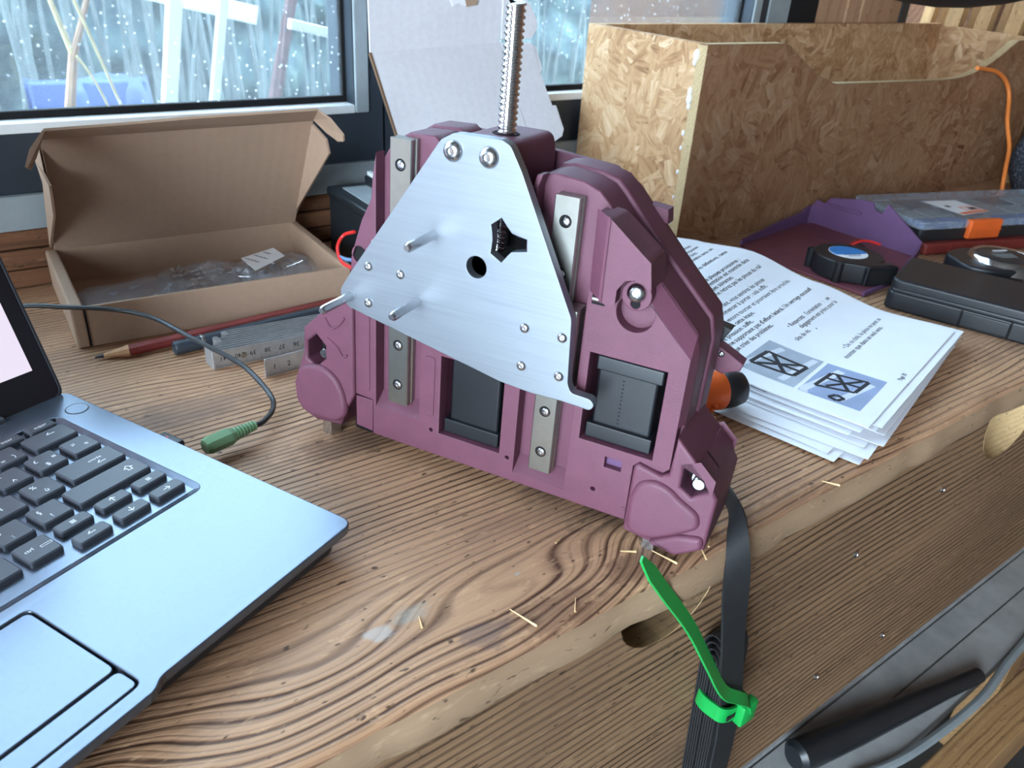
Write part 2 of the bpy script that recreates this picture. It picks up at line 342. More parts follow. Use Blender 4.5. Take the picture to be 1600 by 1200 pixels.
def tubebm(pts, r, n=8, bm=None):
    b = bm or bmesh.new(); P = [Vector(p) for p in pts]; rings = []; up = Vector((0, 0, 1))
    R = r if isinstance(r, (list, tuple)) else [r]*len(P)
    for i, p in enumerate(P):
        t = (P[min(i+1, len(P)-1)]-P[max(i-1, 0)]).normalized()
        s = t.cross(up) if abs(t.dot(up)) < 0.97 else t.cross(Vector((0, 1, 0)))
        s.normalize(); q = s.cross(t)
        rings.append([b.verts.new(p+(s*math.cos(2*math.pi*k/n)+q*math.sin(2*math.pi*k/n))*R[i]) for k in range(n)])
    for a, c in zip(rings, rings[1:]):
        for k in range(n): b.faces.new((a[k], a[(k+1) % n], c[(k+1) % n], c[k]))
    b.faces.new(rings[0][::-1]); b.faces.new(rings[-1]); return b
def tube(name, pts, r, mat, parent=None, n=8): return from_bm(name, tubebm(pts, r, n), mat, parent, True)
def strip(name, centers, widths, th, mat, parent=None):
    """a flat band: centre points, half-width vectors, thickness"""
    b = bmesh.new(); rows = []; n = len(centers)
    for i in range(n):
        p = Vector(centers[i]); w = Vector(widths[i]); t = (Vector(centers[min(i+1, n-1)])-Vector(centers[max(i-1, 0)])).normalized()
        q = t.cross(w).normalized()*th/2
        rows.append([b.verts.new(p-w-q), b.verts.new(p+w-q), b.verts.new(p+w+q), b.verts.new(p-w+q)])
    for a, c in zip(rows, rows[1:]):
        for k in range(4): b.faces.new((a[k], a[(k+1) % 4], c[(k+1) % 4], c[k]))
    b.faces.new(rows[0][::-1]); b.faces.new(rows[-1]); return from_bm(name, b, mat, parent, True)
def text(name, body, size, mat, parent=None, mtx=None, fn=None, align='LEFT', sx=1.0, track=1.0, bold=0.008):
    cu = bpy.data.curves.new(name, 'FONT'); cu.body = body; cu.size = size; cu.align_x = align; cu.resolution_u = 2; cu.space_character = track; cu.offset = size*bold
    o = bpy.data.objects.new(name, cu); COL.objects.link(o); dg = bpy.context.evaluated_depsgraph_get(); dg.update()
    me = bpy.data.meshes.new_from_object(o.evaluated_get(dg)); bpy.data.objects.remove(o); bpy.data.curves.remove(cu)
    for v in me.vertices:
        p = Vector((v.co.x*sx, v.co.y, 0))
        if fn: p = Vector(fn(p.x, p.y))
        elif mtx is not None: p = mtx @ p
        v.co = p*UNIT
    me.materials.clear(); return link(name, me, mat, parent)
def copy_tree(o, parent=None):
    c = o.copy(); COL.objects.link(c); c.parent = parent
    for ch in o.children: copy_tree(ch, c)
    return c
def domed_screw(name, p, d, r, h, parent, mat=None, recess=0.45, label=None):
    mtx = frame_to(p, d); m = mat or M_zinc
    o = lathe(name, [(r, 0), (r, h*0.35), (r*0.86, h*0.72), (r*0.6, h*0.94), (r*recess, h), (r*recess*0.85, h*0.55), (0, h*0.5)], m, parent, 20, mtx)
    return o

RZ = math.radians(3.284); RO = (0, 180.5, 0)          # room frame: x along the bench, y towards the window
ROOM = Matrix.Translation(Vector(RO)*K) @ Matrix.Rotation(RZ, 4, 'Z')
def room_obj(o): o.matrix_world = ROOM; return o
def struct(o, label=None): tag(o, label, None, None, 'structure'); return room_obj(o)

# ------------------------------------------------------------------ room shell
WT = 512.7
wl = struct(box('wall_back', -1500, 1222, WT, WT+60, -900, 47, M_oldwood)); tag(wl, 'brown wooden wall below the window strip')
for i, (a, b) in enumerate([(1, 15), (16, 31), (32, 46.5)]):
    box('board', -1500, 1200, WT-5-i % 2, WT+1, a, b, M_oldwood, wl, 1.5)
tr = struct(box('trim_1', -1500, 1000, WT-8, WT+60, 47, 73, M_strip, None, 1)); tag(tr, 'weathered grey strip below the dark window frame')
# windows: dark frame, ledge, gasket and panes
def window(name, s0, s1, label):
    z0, z1 = 73, 1050
    w = struct(poly(name, rect(s0, z0, s1, z1), WT-3, WT+46, M_frame, None, [rect(s0+30, z0+46, s1-30, z1-50)], 1.0, XZ @ Matrix.Scale(-1, 4, (0, 0, 1))), label)
    box('ledge', s0+29, s1-29, WT-3.5, WT+30, z0+43.5, z0+51, M_ledge, w, 1)
    for a, b in ((s0+16, s0+29), (s1-29, s1-16)): box('side_bead', a, b, WT-6, WT-2, z0+44, z1-50, M_strip, w, 1)
    box('gasket', s0+29, s1-29, WT+12, WT+20, z0+51, z0+56.5, M_dark, w, 0.8)
    for a, b in ((s0+28, s0+33), (s1-33, s1-28)): box('gasket', a, b, WT+12, WT+20, z0+56.5, z1-50, M_dark, w, 0.8)
    box('pane', s0+30, s1-30, WT+14, WT+17, z0+54, z1-48, M_glass, w); return w
window('window_1', -900, 364, 'dirty window with dark anthracite frame behind the cardboard boxes')
window('window_2', 366, 905, 'window pane behind the strand board crate')
p = struct(box('trim_2', 905, 946, WT-5, WT+60, 47, 1050, M_strip, None, 1), 'pale grey post right of the window')
p = struct(box('trim_3', 946, 1004, WT-6, WT+60, 47, 1050, M_dark, None, 1), 'dark upright beside the wooden planks')
wr = struct(box('wall_corner', 1004, 1206, WT+14, WT+60, 47, 1300, M_oldwood), 'wooden planked wall right of the window')
box('plank', 1005, 1072, WT-3, WT+14, 47, 1300, M_plank, wr, 1.5); box('plank', 1074, 1104, WT-5, WT+14, 47, 1300, M_plank, wr, 1.5); box('plank', 1106, 1205, WT-7, WT+14, 47, 1300, M_plank, wr, 1.5)
struct(box('trim_4', 1206, 1226, WT-8, WT+60, -900, 1300, M_frame, None, 1), 'dark blue post beside the planks')
struct(box('wall_top', -1500, 1226, WT, WT+60, 1050, 1700, M_wallp), 'wall above the windows')
struct(box('wall_right', 1420, 1480, -1500, WT+900, -900, 1700, M_oldwood), 'old wooden wall at the right end of the bench')
struct(box('wall_rear', -1500, 1480, -1560, -1500, -900, 1700, M_wallp), 'plaster wall facing the window')
struct(poly('wall_left', rect(-1500, -900, WT+60, 1700), -1500, -1440, M_wallp, None, [rect(-1330, -880, -300, 1100)], 0, YZ), 'wall with the wide doorway at the left end of the bench')
struct(box('floor', -1500, 1480, -1560, WT, -960, -900, M_floor), 'dark workshop floor')
struct(poly('ceiling', rect(-1500, -1560, 1480, WT+60), 1700, 1760, M_wallp), 'workshop ceiling')

# ------------------------------------------------------------------ workbench
wb = thing('workbench', 'worn pine workbench carrying everything', 'workbench'); wb.matrix_world = ROOM
# top: long slab with a worn, uneven front edge
def bench_top():
    rnd = random.Random(3); nx = 220; x0, x1 = -1100, 1290
    prof = [(-0.5, -22), (-2.0, -20), (-2.4, -13), (-2.0, -6.5), (0.5, -2.8), (4, -1), (9, -0.2), (16, 0), (120, 0), (300, 0), (511, 0), (511, -22)]
    vs = []; fs = []; m = len(prof); ph = [rnd.uniform(0, 6) for _ in range(6)]
    for i in range(nx+1):
        x = x0+(x1-x0)*i/nx
        wear = 2.0*math.sin(x*0.011+ph[0])+1.4*math.sin(x*0.031+ph[1])+0.9*math.sin(x*0.083+ph[2])+rnd.uniform(-0.5, 0.5)
        chip = 2.6*max(0, math.sin(x*0.05+ph[3]))**6
        for j, (y, z) in enumerate(prof):
            k = max(0, 1-j/8) if j < 8 else 0
            vs.append((x, y+(wear*0.55+chip)*k, z-(abs(wear)*0.35+chip*0.5)*(k if 2 < j < 8 else 0)))
    for i in range(nx):
        for j in range(m-1):
            a = i*m+j; fs.append((a, a+m, a+m+1, a+1))
        fs.append((i*m+m-1, (i+1)*m+m-1, (i+1)*m, i*m))
    fs.append(tuple(range(m))[::-1]); fs.append(tuple(nx*m+j for j in range(m)))
    return raw('bench_top', vs, fs, M_top, wb, True)
bt = bench_top(); bt.data.materials.append(M_edge)
for pl_ in bt.data.polygons:
    if pl_.normal.y < -0.75 and pl_.center.y < 0.02: pl_.material_index = 1
bt.data.set_sharp_from_angle(angle=math.radians(50))
def half_round(x0, x1, zt, zb):
    n = 14; c = (x0+x1)/2; r = (x1-x0)/2
    return [(c-r*math.cos(math.pi*i/n), zt+(zb-zt)*math.sin(math.pi*i/n)) for i in range(n+1)]
ztop = -22
n1 = half_round(214, 283, ztop, -53); n2 = half_round(588, 690, ztop-2, -74)
apron = [(-1100, -250)]+[(1290, -256), (1290, ztop)]+[q for q in reversed(n2)]+[q for q in reversed(n1)]+[(-1100, ztop)]
poly('apron', apron, -25, -4, M_apron, wb, [], 0.6, XZ)
box('notch_backing', 200, 300, 42, 46, -90, -22, M_apron, wb); box('notch_backing', 570, 700, 42, 46, -90, -22, M_apron, wb)
for a, b, zb in ((210, 287, -56), (584, 694, -77)):
    # pale sawn cheeks inside each hand hole
    ring = half_round(a+4, b-4, ztop, zb+3); vs = []; fs = []
    for i, (x, z) in enumerate(ring): vs += [(x, 4.2, z), (x, 42, z)]
    for i in range(len(ring)-1): fs.append((2*i, 2*i+2, 2*i+3, 2*i+1))
    raw('sawn_notch', vs, fs, M_cutwood, wb, True)
for (x, z) in ((547, -72), (440, -84), (540, -215), (444, -203), (330, -150)):
    domed_screw('screw', (x, 3.6, z), (0, -1, 0), 2.6, 1.2, wb)
box('leg', 330, 372, 30, 75, -900, -250, M_beam, wb, 2); box('leg', -900, -850, 30, 75, -900, -250, M_beam, wb, 2); box('leg', 1190, 1240, 30, 75, -900, -250, M_beam, wb, 2)
# lower shelf: boards and a front rail
for i, (a, b) in enumerate(((-8, 34), (36, 70), (72, 130), (132, 260), (262, 420))):
    box('shelf_board', -1000, 1285, a, b, -470-(i % 2)*2, -450-(i % 2)*2, M_concrete, wb, 1)
box('shelf_rail', -1000, 1285, -70, -30, -520, -446, M_beam, wb, 3)
# tool handles lying on the lower shelf
def handle(name, a, b, r, label):
    A = Vector(a); B = Vector(b); d = (B-A); prof = [(0, 0), (r*0.7, 1), (r, 6), (r*0.92, d.length*0.3), (r*0.75, d.length*0.55), (r*0.55, d.length*0.8), (r*0.5, d.length), (0, d.length)]
    o = lathe(name, prof, M_blk2, None, 20, frame_to(A, d)); room_obj(o); return tag(o, label, 'tool')
handle('hand_tool', (560, 46, -432), (836, -8, -436), 17, 'rounded black tool handle lying on the shelf under the bench')
o = tube('rope', spline([(600, 2, -444), (660, -14, -444), (740, -22, -444), (820, -24, -444), (900, -16, -444), (1000, -10, -444)]), 5, M_strip); room_obj(o); tag(o, 'grey hose lying in front of the black tool handle under the bench', 'hose')
o = box('steel_bar', 560, 1180, 92, 118, -449.5, -430, M_blk2, None, 2); room_obj(o); tag(o, 'long dark bar lying at the back of the shelf under the bench', 'bar')

# ------------------------------------------------------------------ garden outside (room frame)
def out(o, label, cat, group=None): room_obj(o); return tag(o, label, cat, group)
M_soil = plain('winter_grass', (76, 88, 70), 0.9, 0, 0.35, 6, 0.5, 60)
M_post = plain('white_post_paint', (232, 238, 240), 0.6, 0, 0.06, 20)
M_bark = plain('pale_bark', (172, 134, 104), 0.8, 0, 0.25, 50, 0.5, 200)
M_bark2 = plain('red_brown_bark', (104, 74, 72), 0.8, 0, 0.25, 50, 0.5, 200)
M_stem = plain('straw_stem', (200, 180, 128), 0.7, 0, 0.2, 60)
M_tarp = plain('blue_tarp', (62, 86, 150), 0.5, 0, 0.2, 8, 0.4, 30)
M_twig = plain('grey_twigs', (104, 112, 110), 0.85, 0, 0.35, 14)
gr = box('ground_1', -2500, 6000, WT+70, 8000, -700, -520, M_soil); struct(gr, 'garden ground outside the window')
def hedge():
    n = N('hedge_leaves'); c = n.coord(); f = n.noise(n.mapping(c, (1, 1, 0.5)), 7, 6, 0.7)
    n.P(Base_Color=n.ramp(f, [(0.30, lin(30, 46, 52)), (0.44, lin(60, 80, 84)), (0.58, lin(92, 112, 108)), (0.74, lin(146, 156, 132))]), Roughness=0.9)
    rnd = random.Random(5); vs = []; fs = []; nx, nz = 150, 46
    for i in range(nx+1):
        for j in range(nz+1):
            x = -2200+8000*i/nx; z = -560+2300*j/nz
            d = 160*math.sin(x*0.004+z*0.002)+90*math.sin(x*0.011-z*0.009)+60*math.sin(z*0.02+x*0.003)+rnd.uniform(-70, 70)
            vs.append((x, 3500+d, z))
    for i in range(nx):
        for j in range(nz):
            a = i*(nz+1)+j; fs.append((a, a+nz+1, a+nz+2, a+1))
    return raw('hedge', vs, fs, n.m, None, True)
out(hedge(), 'tall pale hedge behind the garden seen through the window', 'hedge')
def twigs():
    rnd = random.Random(9); bm = bmesh.new()
    for i in range(170):
        x = rnd.uniform(-300, 2600); y = rnd.uniform(2300, 3200); h = rnd.uniform(500, 1500); l = rnd.uniform(-140, 140)
        tubebm([(x, y, -540), (x+l*0.4, y, -540+h*0.5), (x+l, y+rnd.uniform(-60, 60), -540+h)], [rnd.uniform(6, 13), rnd.uniform(4, 8), 3], 5, bm)
    return from_bm('thicket', bm, M_twig, None, True)
tag(out(twigs(), 'thicket of bare grey stems outside the window', 'thicket'), kind='stuff')
def plankbar(name, a, b, w, d, mat):
    A = Vector(a); B = Vector(b); L = (B-A).length
    return box(name, -w/2, w/2, -d/2, d/2, 0, L, mat, None, 2, 2, frame_to(A, B-A))
out(plankbar('garden_post', (350, 1500, -520), (505, 1500, 320), 25, 25, M_post), 'thick white upright post outside the left window', 'post')
out(plankbar('garden_post', (428, 1500, -520), (600, 1500, 330), 17, 17, M_post), 'thin white leaning post outside the left window', 'post')
out(plankbar('gutter', (500, 1800, 132), (735, 1800, 84), 26, 40, M_post), 'white sloping gutter outside the left window', 'gutter')
out(plankbar('rail', (690, 1500, 96), (1100, 1500, 12), 20, 20, M_post), 'pale sloping handrail near the corner of the left window', 'rail')
tr_ = thing('forked_sapling', 'pale forked sapling outside the far left of the window', 'tree'); room_obj(tr_)
tube('stem', [(205, 1300, -520), (231, 1300, -11), (250, 1300, 70)], [10, 8.5, 7], M_bark, tr_); tube('branch', [(250, 1300, 68), (268, 1300, 110), (300, 1300, 190)], [6, 5, 3], M_bark, tr_); tube('branch', [(250, 1300, 66), (240, 1300, 110), (222, 1300, 190)], [5, 4, 3], M_stem, tr_)
out(tube('tree_trunk', [(640, 1800, -520), (768, 1800, -95), (824, 1800, 118), (870, 1800, 320)], [22, 17, 15, 12], M_bark2), 'leaning reddish tree trunk outside the left window', 'tree')
out(tube('dry_stalk', spline([(240, 1200, 175), (259, 1200, 108), (286, 1200, 8), (330, 1200, -160), (360, 1200, -520)]), 2.2, M_stem), 'long straw coloured stalk right of the forked sapling', 'stalk')
out(tube('dry_stalk', spline([(236, 1200, 80), (250, 1200, 55), (267, 1200, 9), (320, 1200, -180), (340, 1200, -520)]), 1.8, M_stem), 'short pale stalk low beside the forked sapling', 'stalk')
tp = thing('garden_tarp', 'blue tarpaulin heaped low outside the left window', 'tarpaulin'); room_obj(tp)
vs = []; fs = []; rnd = random.Random(4)
for i in range(15):
    for j in range(7):
        vs.append((290+21*i, 2200+20*math.sin(i*0.9)+60*j/6, -520+(420-rnd.uniform(0, 10)-6*math.sin(i*0.5))*math.sin(math.pi*(j+0.6)/7.2)))
for i in range(14):
    for j in range(6): a = i*7+j; fs.append((a, a+7, a+8, a+1))
raw('sheet', vs, fs, M_tarp, tp, True); box('stacked_load', 296, 580, 2212, 2250, -520, -110, M_tarp, tp, 10)

# ------------------------------------------------------------------ the purple machine with aluminium plate
S = 0.9674
uu = Vector((math.cos(math.radians(-60.0235)), math.sin(math.radians(-60.0235)), 0)); lm = math.radians(1.798)
n0 = Vector((math.sin(math.radians(-60.0235)), -math.cos(math.radians(-60.0235)), 0)); vv = Vector((0, 0, 1))*math.cos(lm)-n0*math.sin(lm); nn = uu.cross(vv)
C0 = Vector((0, 0, 257.44)); P0 = C0+(Vector((242.2, 234.1, 3.0))-C0)*S
MW = Matrix((uu, vv, nn)).transposed().to_4x4(); MW.translation = P0*K
UNIT = K*S
mc = thing('router_sled', 'plum 3D-printed machine frame with triangular aluminium plate standing on the bench', 'machine', mw=MW)
front = [(-156, 0), (0, 0), (0, 33), (3, 35.5), (15, 34), (18, 37), (18, 96), (-8, 122), (-22, 138), (-32, 148), (-35, 148), (-35, 6), (-65, 6), (-65, 100), (-125, 100), (-125, 19), (-154, 19), (-154, 162), (-156, 150), (-157, 138), (-163, 126), (-167, 114), (-170, 104), (-171, 84), (-168, 74), (-168, 23), (-156, 22)]
winL = rect(-112, 14.5, -74, 62); winR = rect(-30, 39, 8.7, 87)
holes = [winL, winR, rect(-15, 27, -6, 33), circ(-117, 15, 1.2, 8), circ(-69, 13.5, 1.2, 8), circ(-19, 12, 1.3, 8), circ(-11, 111.5, 9.2, 24), circ(-164.5, 107, 4.6, 16)]
poly('front_panel', front, -8, 0, M_purple, mc, holes, 0.45)
shell = [(-168, 2), (0, 2), (2, 33), (19.5, 33), (20, 96), (17.5, 106), (-4, 127), (-20, 143), (-33, 157), (-38, 161.5), (-46, 164.5), (-60, 166), (-66, 164.5), (-69, 157), (-72, 140), (-72, 96), (-117, 96), (-117, 150), (-120, 168), (-125, 173), (-140, 172.5), (-150, 166), (-155, 158), (-157, 138), (-163, 126), (-168, 112), (-171, 100), (-171, 20)]
poly('shell', shell, -30, -8, M_purple, mc, [rect(-112.2, 14.3, -73.8, 62.2), rect(-30.2, 38.8, 8.9, 87.2)], 1.2)
grow = [(-169, 2), (0, 2), (2, 31), (21, 31), (21.5, 97), (18.5, 108), (-3, 129), (-19, 145), (-32, 159), (-37, 163.5), (-46, 166), (-60, 167.2), (-67, 166), (-72, 157), (-74, 138), (-74, 94), (-116, 94), (-116, 150), (-118, 170), (-124, 174.5), (-140, 174), (-151, 167), (-157, 158), (-159, 138), (-165, 126), (-170, 112), (-173, 100), (-173, 20)]
poly('rear_shell', grow, -49, -30, M_purple, mc, [], 1.5)
poly('back_plate', [(-169, 4), (20, 31), (20.5, 97), (17.5, 107), (-4, 128), (-33, 158), (-46, 165), (-124, 172), (-140, 173), (-156, 157), (-164, 126), (-172, 100), (-172, 20)], -54, -49, M_purple, mc, [], 1)
poly('rail_flange', [(-68.5, 98), (-65, 98), (-65, 160), (-63, 166), (-66, 165.5), (-68.5, 157)], -8, 0, M_purple, mc, [], 0.5)
# chamfered outer shoulder
sh = [(-8, 122, 0), (18, 96, 0), (18, 60, 0), (20, 60, -7), (20, 97, -7), (17.5, 105.5, -7), (-4, 126.5, -7), (-17, 140, -7), (-20, 136, 0)]
raw('shoulder', sh+[(18, 60, -8)], [(0, 1, 5, 6), (1, 2, 3, 4), (1, 4, 5), (8, 0, 6, 7)], M_purple, mc)
# sloped ends at the bottom of both rail channels, and recessed pads
for (a, b, z) in ((-154, -125, 19), (-65, -35, 6)):
    raw('channel_ramp', [(a, z, -0.3), (b, z, -0.3), (b, z+8, -8), (a, z+8, -8), (a, z, -8), (b, z, -8)], [(0, 1, 2, 3), (0, 3, 4), (1, 5, 2)], M_purple, mc)
poly('pad', rounded(rect(-165, 27, -158, 74), 2), 0.0, 0.5, M_purple, mc, [], 0.2); poly('pad', rounded(rect(-122, 24, -115.5, 60), 2), 0.0, 0.5, M_purple, mc, [], 0.2)
# lead screw tower
poly('screw_tower', rounded([(-108, 152), (-76, 152), (-75.5, 168), (-77.5, 178), (-107, 178), (-112, 168)], 5, 5), -43, 6, M_purple, mc, [], 1.5)
lathe('screw_socket', [(6.6, -2), (6.6, 0.5), (5.4, 0.6), (5.2, -1.5)], M_dark, mc, 24, frame_to((-91, 177.9, -16), (0, 1, 0)))
def threaded(name, p, d, r, L, pitch, mat, parent):
    b = bmesh.new(); m = frame_to(p, d); n = 20; per = 6; prof = [0.80, 0.80, 0.88, 1.0, 1.0, 0.88]; rows = []
    tot = int(L/pitch*per)
    for i in range(tot):
        rows.append([b.verts.new(m @ Vector((r*prof[(i) % per]*math.cos(2*math.pi*k/n), r*prof[i % per]*math.sin(2*math.pi*k/n), i*pitch/per+pitch*k/n))) for k in range(n)])
    for i in range(tot-1):
        for k in range(n-1): b.faces.new((rows[i][k], rows[i][k+1], rows[i+1][k+1], rows[i+1][k]))
        j = i+per
        if j+1 < tot: b.faces.new((rows[j][n-1], rows[i+per+per][0] if False else rows[j][n-1], rows[j+1][n-1])) if False else None
        if i-0 >= 0 and i+1 < tot:
            ii = i; jj = i+per                 # the seam joins one turn up
            if jj+1 < tot: b.faces.new((rows[ii][n-1], rows[jj][0], rows[jj+1][0], rows[ii+1][n-1])) if False else b.faces.new((rows[ii][n-1], rows[min(tot-1, ii+per)][0], rows[min(tot-1, ii+per)+1][0], rows[ii+1][n-1]))
    top = m @ Vector((0, 0, (tot-1)*pitch/per+pitch*0.5)); tv = b.verts.new(top)
    for k in range(n-1): b.faces.new((rows[-1][k], rows[-1][k+1], tv))
    return from_bm(name, b, mat, parent, True)
threaded('lead_screw', (-91, 120, -16), (0.005, 1, 0), 4.7, 113.5, 2.7, M_chrome, mc)
# right cap over the belt arm
capf = [(-34.5, 155, 1), (-26, 154, 9), (-9, 141.5, 9), (-5, 138.5, 9), (-3.2, 126, 8.5), (-6, 129.5, 9), (-11, 131, 9), (-16, 129.5, 9), (-19.5, 124, 9), (-19.5, 115.5, 9), (-25.5, 117.5, 9), (-33.5, 118.5, 1)]
nb = len(capf); vs = capf+[(x, y, -14) for x, y, z in capf]
fs = [(0, 1, 10, 11), (1, 2, 3, 4, 5, 6, 7, 8, 9, 10)]+[(i, (i+1) % nb, (i+1) % nb+nb, i+nb) for i in range(nb)]
cb = bmesh.new(); bvs = [cb.verts.new(v) for v in vs]
for f in fs: cb.faces.new([bvs[i] for i in f])
cb.normal_update(); bmesh.ops.bevel(cb, geom=[e for e in cb.edges if e.calc_length() > 5 and len(e.link_faces) == 2], offset=0.9, segments=2, profile=0.5, affect='EDGES')
from_bm('arm_cap', cb, M_purple, mc, True)
# round boss with keyhole and its screw
poly('boss', circ(-11, 121, 7.2, 28), -8, 2.6, M_purple, mc, [circ(-11, 117, 2.3, 12)], 0.5)
lathe('recess_floor', [(0, -7), (9.6, -7), (9.6, -7.5)], M_purple, mc, 24, Matrix.Translation((-11, 111.5, 0)))
lathe('keyhole', [(0, 2.0), (2.4, 2.0), (2.4, 1.5)], M_dark, mc, 12, Matrix.Translation((-11, 117, 0)))
domed_screw('boss_screw', (-11, 122.5, 2.6), (0, 0, 1), 4.5, 3.0, mc)
box('spring_slot', -32.5, -26, 111.5, 117, -3, 0.25, M_dark, mc); lathe('spring', [(1.6, 0), (1.6, 5)], M_zinc, mc, 10, frame_to((-31.6, 114.6, 1.0), (1, 0, 0)))
lathe('side_hole', [(0, -1), (4.5, -1), (4.5, -1.5)], M_dark, mc, 16, Matrix.Translation((-164.5, 107, 0)))
lathe('emboss', [(0.7, 0), (0.9, 0.5), (0.3, 0.8)], M_purple, mc, 10, Matrix.Translation((-1.5, 6.5, 0)))
box('slot_floor', -15, -6, 27, 31.3, -7, -4, M_purple2, mc); box('slot_floor', -15, -6, 27, 33, -9, -7, M_dark, mc)
# belt drums seen through the two windows
def drum(u0, u1, v0, v1, detail):
    box('belt_housing', u0, u1, v0, v1, -28, -24, M_dark, mc)
    box('belt_housing', u0+3.5, u1-4.5, v0+1, v1-1, -24, -5.5, M_blk, mc, 1.6)
    box('housing_rib', u0+1.5, u1-2.5, v0+0.6, v0+9, -24, -3.0, M_blk, mc, 0.8)
    if detail:
        box('housing_rib', u0+3, u1-2.0, v1-9.5, v1-1.8, -24, -3.2, M_blk2, mc, 0.9)
        for i in range(12): box('vent_slit', -13.2, -12.4, v0+11+i*2.15, v0+11.6+i*2.15, -5.6, -5.35, M_dark, mc)
drum(-112, -74, 14.5, 62, False); drum(-30, 8.7, 39, 87, True)
# linear rails
def rail(uc, v0, v1, screws):
    prof = [(-6.3, -8), (6.3, -8), (6.3, -5), (5.3, -4.4), (5.3, -3.0), (6.3, -2.4), (6.3, -0.5), (5.8, 0), (-5.8, 0), (-6.3, -0.5), (-6.3, -2.4), (-5.3, -3), (-5.3, -4.4), (-6.3, -5)]
    n = len(prof); vs = [(uc+a, v0, b) for a, b in prof]+[(uc+a, v1, b) for a, b in prof]
    fs = [tuple(range(n)), tuple(range(2*n-1, n-1, -1))]+[(i, i+n, (i+1) % n+n, (i+1) % n) for i in range(n)]
    r = raw('linear_rail', vs, fs, M_steel, mc)
    for v in screws:
        lathe('counterbore', [(0, 0.08), (2.9, 0.08), (3.1, 0.02)], M_dark, r, 18, Matrix.Translation((uc, v, 0)))
        domed_screw('rail_screw', (uc+0.5, v, 0.05), (0, 0, 1), 2.2, 0.9, r)
rail(-139.5, 25, 170.5, (158, 61, 37)); rail(-50, 12, 158.5, (147, 122, 48, 24))
for uc, vc in ((-139.5, 97), (-50, 86)): box('carriage', uc-13.5, uc+13.5, vc-22, vc+22, -6, 6, M_steel, mc, 0.8)
# knuckles at both lower corners
wl_ = [(-174, 84), (-203, 56), (-204, 40), (-212, 18), (-211, 7), (-207, 1), (-196, -3), (-178, -1), (-174, 10), (-168, 22), (-168, 76)]
hexL = [(-200.5, 48), (-194, 53.5), (-188, 48), (-188, 40), (-195, 33), (-201, 37)]
kl = poly('corner_knuckle', wl_, -38, 2, M_purple, mc, [hexL], 2.0, None, 2)
poly('bulge', rounded([(-206, 30), (-200, 34), (-188, 36), (-179, 31), (-173.5, 21), (-172, 9), (-178.5, 1.5), (-196, -0.5), (-205.5, 3), (-208.5, 17)], 7), -1.5, 4.6, M_purple, kl, [], 2.9, None, 4)
poly('bolt_well', hexL, -14, -12, M_dark, kl); lathe('bolt', [(3.2, -11), (3.2, -3.5), (2.6, -2.8), (0, -2.8)], M_zinc, kl, 16, Matrix.Translation((-191.5, 41, 1.5)))
tube('relief_mark', spline([(-187, 66, 2), (-183, 61, 2.2), (-178, 63.5, 2.2), (-173.5, 69, 2)]), 0.8, M_purple, kl, 6); tube('relief_mark', spline([(-186, 54, 2), (-179, 50, 2.2), (-175, 45, 2.2), (-172, 47, 2)]), 0.8, M_purple, kl, 6)
poly('foot_tab', [(-168, 2), (-156.5, 1), (-156.5, 21.5), (-168, 21.5)], -20, -0.3, M_purple, mc, [], 0.4)
wr_ = [(0.5, -4), (29, -8.5), (42.5, 0), (43.5, 30), (37, 40), (19.5, 57), (18.5, 36), (15, 33.5), (3, 36.5), (0.8, 34)]
hexR = [(25, 42), (32, 45.5), (39, 39), (38.5, 32.5), (31, 27), (25, 31)]
kr = poly('corner_knuckle', wr_, -44, 3, M_purple, mc, [hexR], 2.0, None, 2)
poly('bulge', rounded([(2, 20), (5, 28), (13, 31.5), (21, 29.5), (27, 25), (37, 20), (38.5, 12), (28, 4), (15, -4), (2, -2.5)], 7), -1, 5.6, M_purple, kr, [], 2.9, None, 4)
poly('flared_lip', rounded([(14, -4.5), (29, 5), (41, 8), (42, 1), (29, -8)], 3), -3, 5.6, M_purple, kr, [], 2.6, None, 4)
poly('bolt_well', hexR, -14, -12, M_dark, kr); lathe('bolt', [(4.6, -11), (4.6, -5), (3.6, -5), (3.6, -0.5), (2.8, 0.3), (0, 0.3)], M_zinc, kr, 18, Matrix.Translation((33, 34, 0)))
def hexnut(uc, v0, v1, wc): lathe('foot_nut', [(6.2, 0), (6.2, v1-v0)], M_zinc, mc, 6, frame_to((uc, v0, wc), (0, 1, 0)), False)
hexnut(14.5, -11.7, -2, -4); hexnut(-190, -11.7, 0, -6)
box('rear_foot', -180, -161, -11, 4, -34, -14, M_blk, mc, 2)
box('rear_foot', -20, 15, -10.5, 6, -46, -30, M_blk, mc, 2)
# belt arm clamp and hook peeping out at the back
poly('rear_clamp', [(18, 84), (34, 76), (33, 72), (24, 68), (18, 70)], -66, -56, M_purple, mc, [], 0.8); domed_screw('clamp_screw', (22, 79, -56), (0, 0, 1), 1.8, 1, mc)
poly('rear_clamp', [(14, 96), (25, 94), (21, 86), (14, 84)], -62, -54, M_blk, mc, [], 0.6); poly('rear_hook', [(-26, 150), (-16, 149), (-15, 142), (-24, 142)], -58, -48, M_purple, mc, [], 0.8)
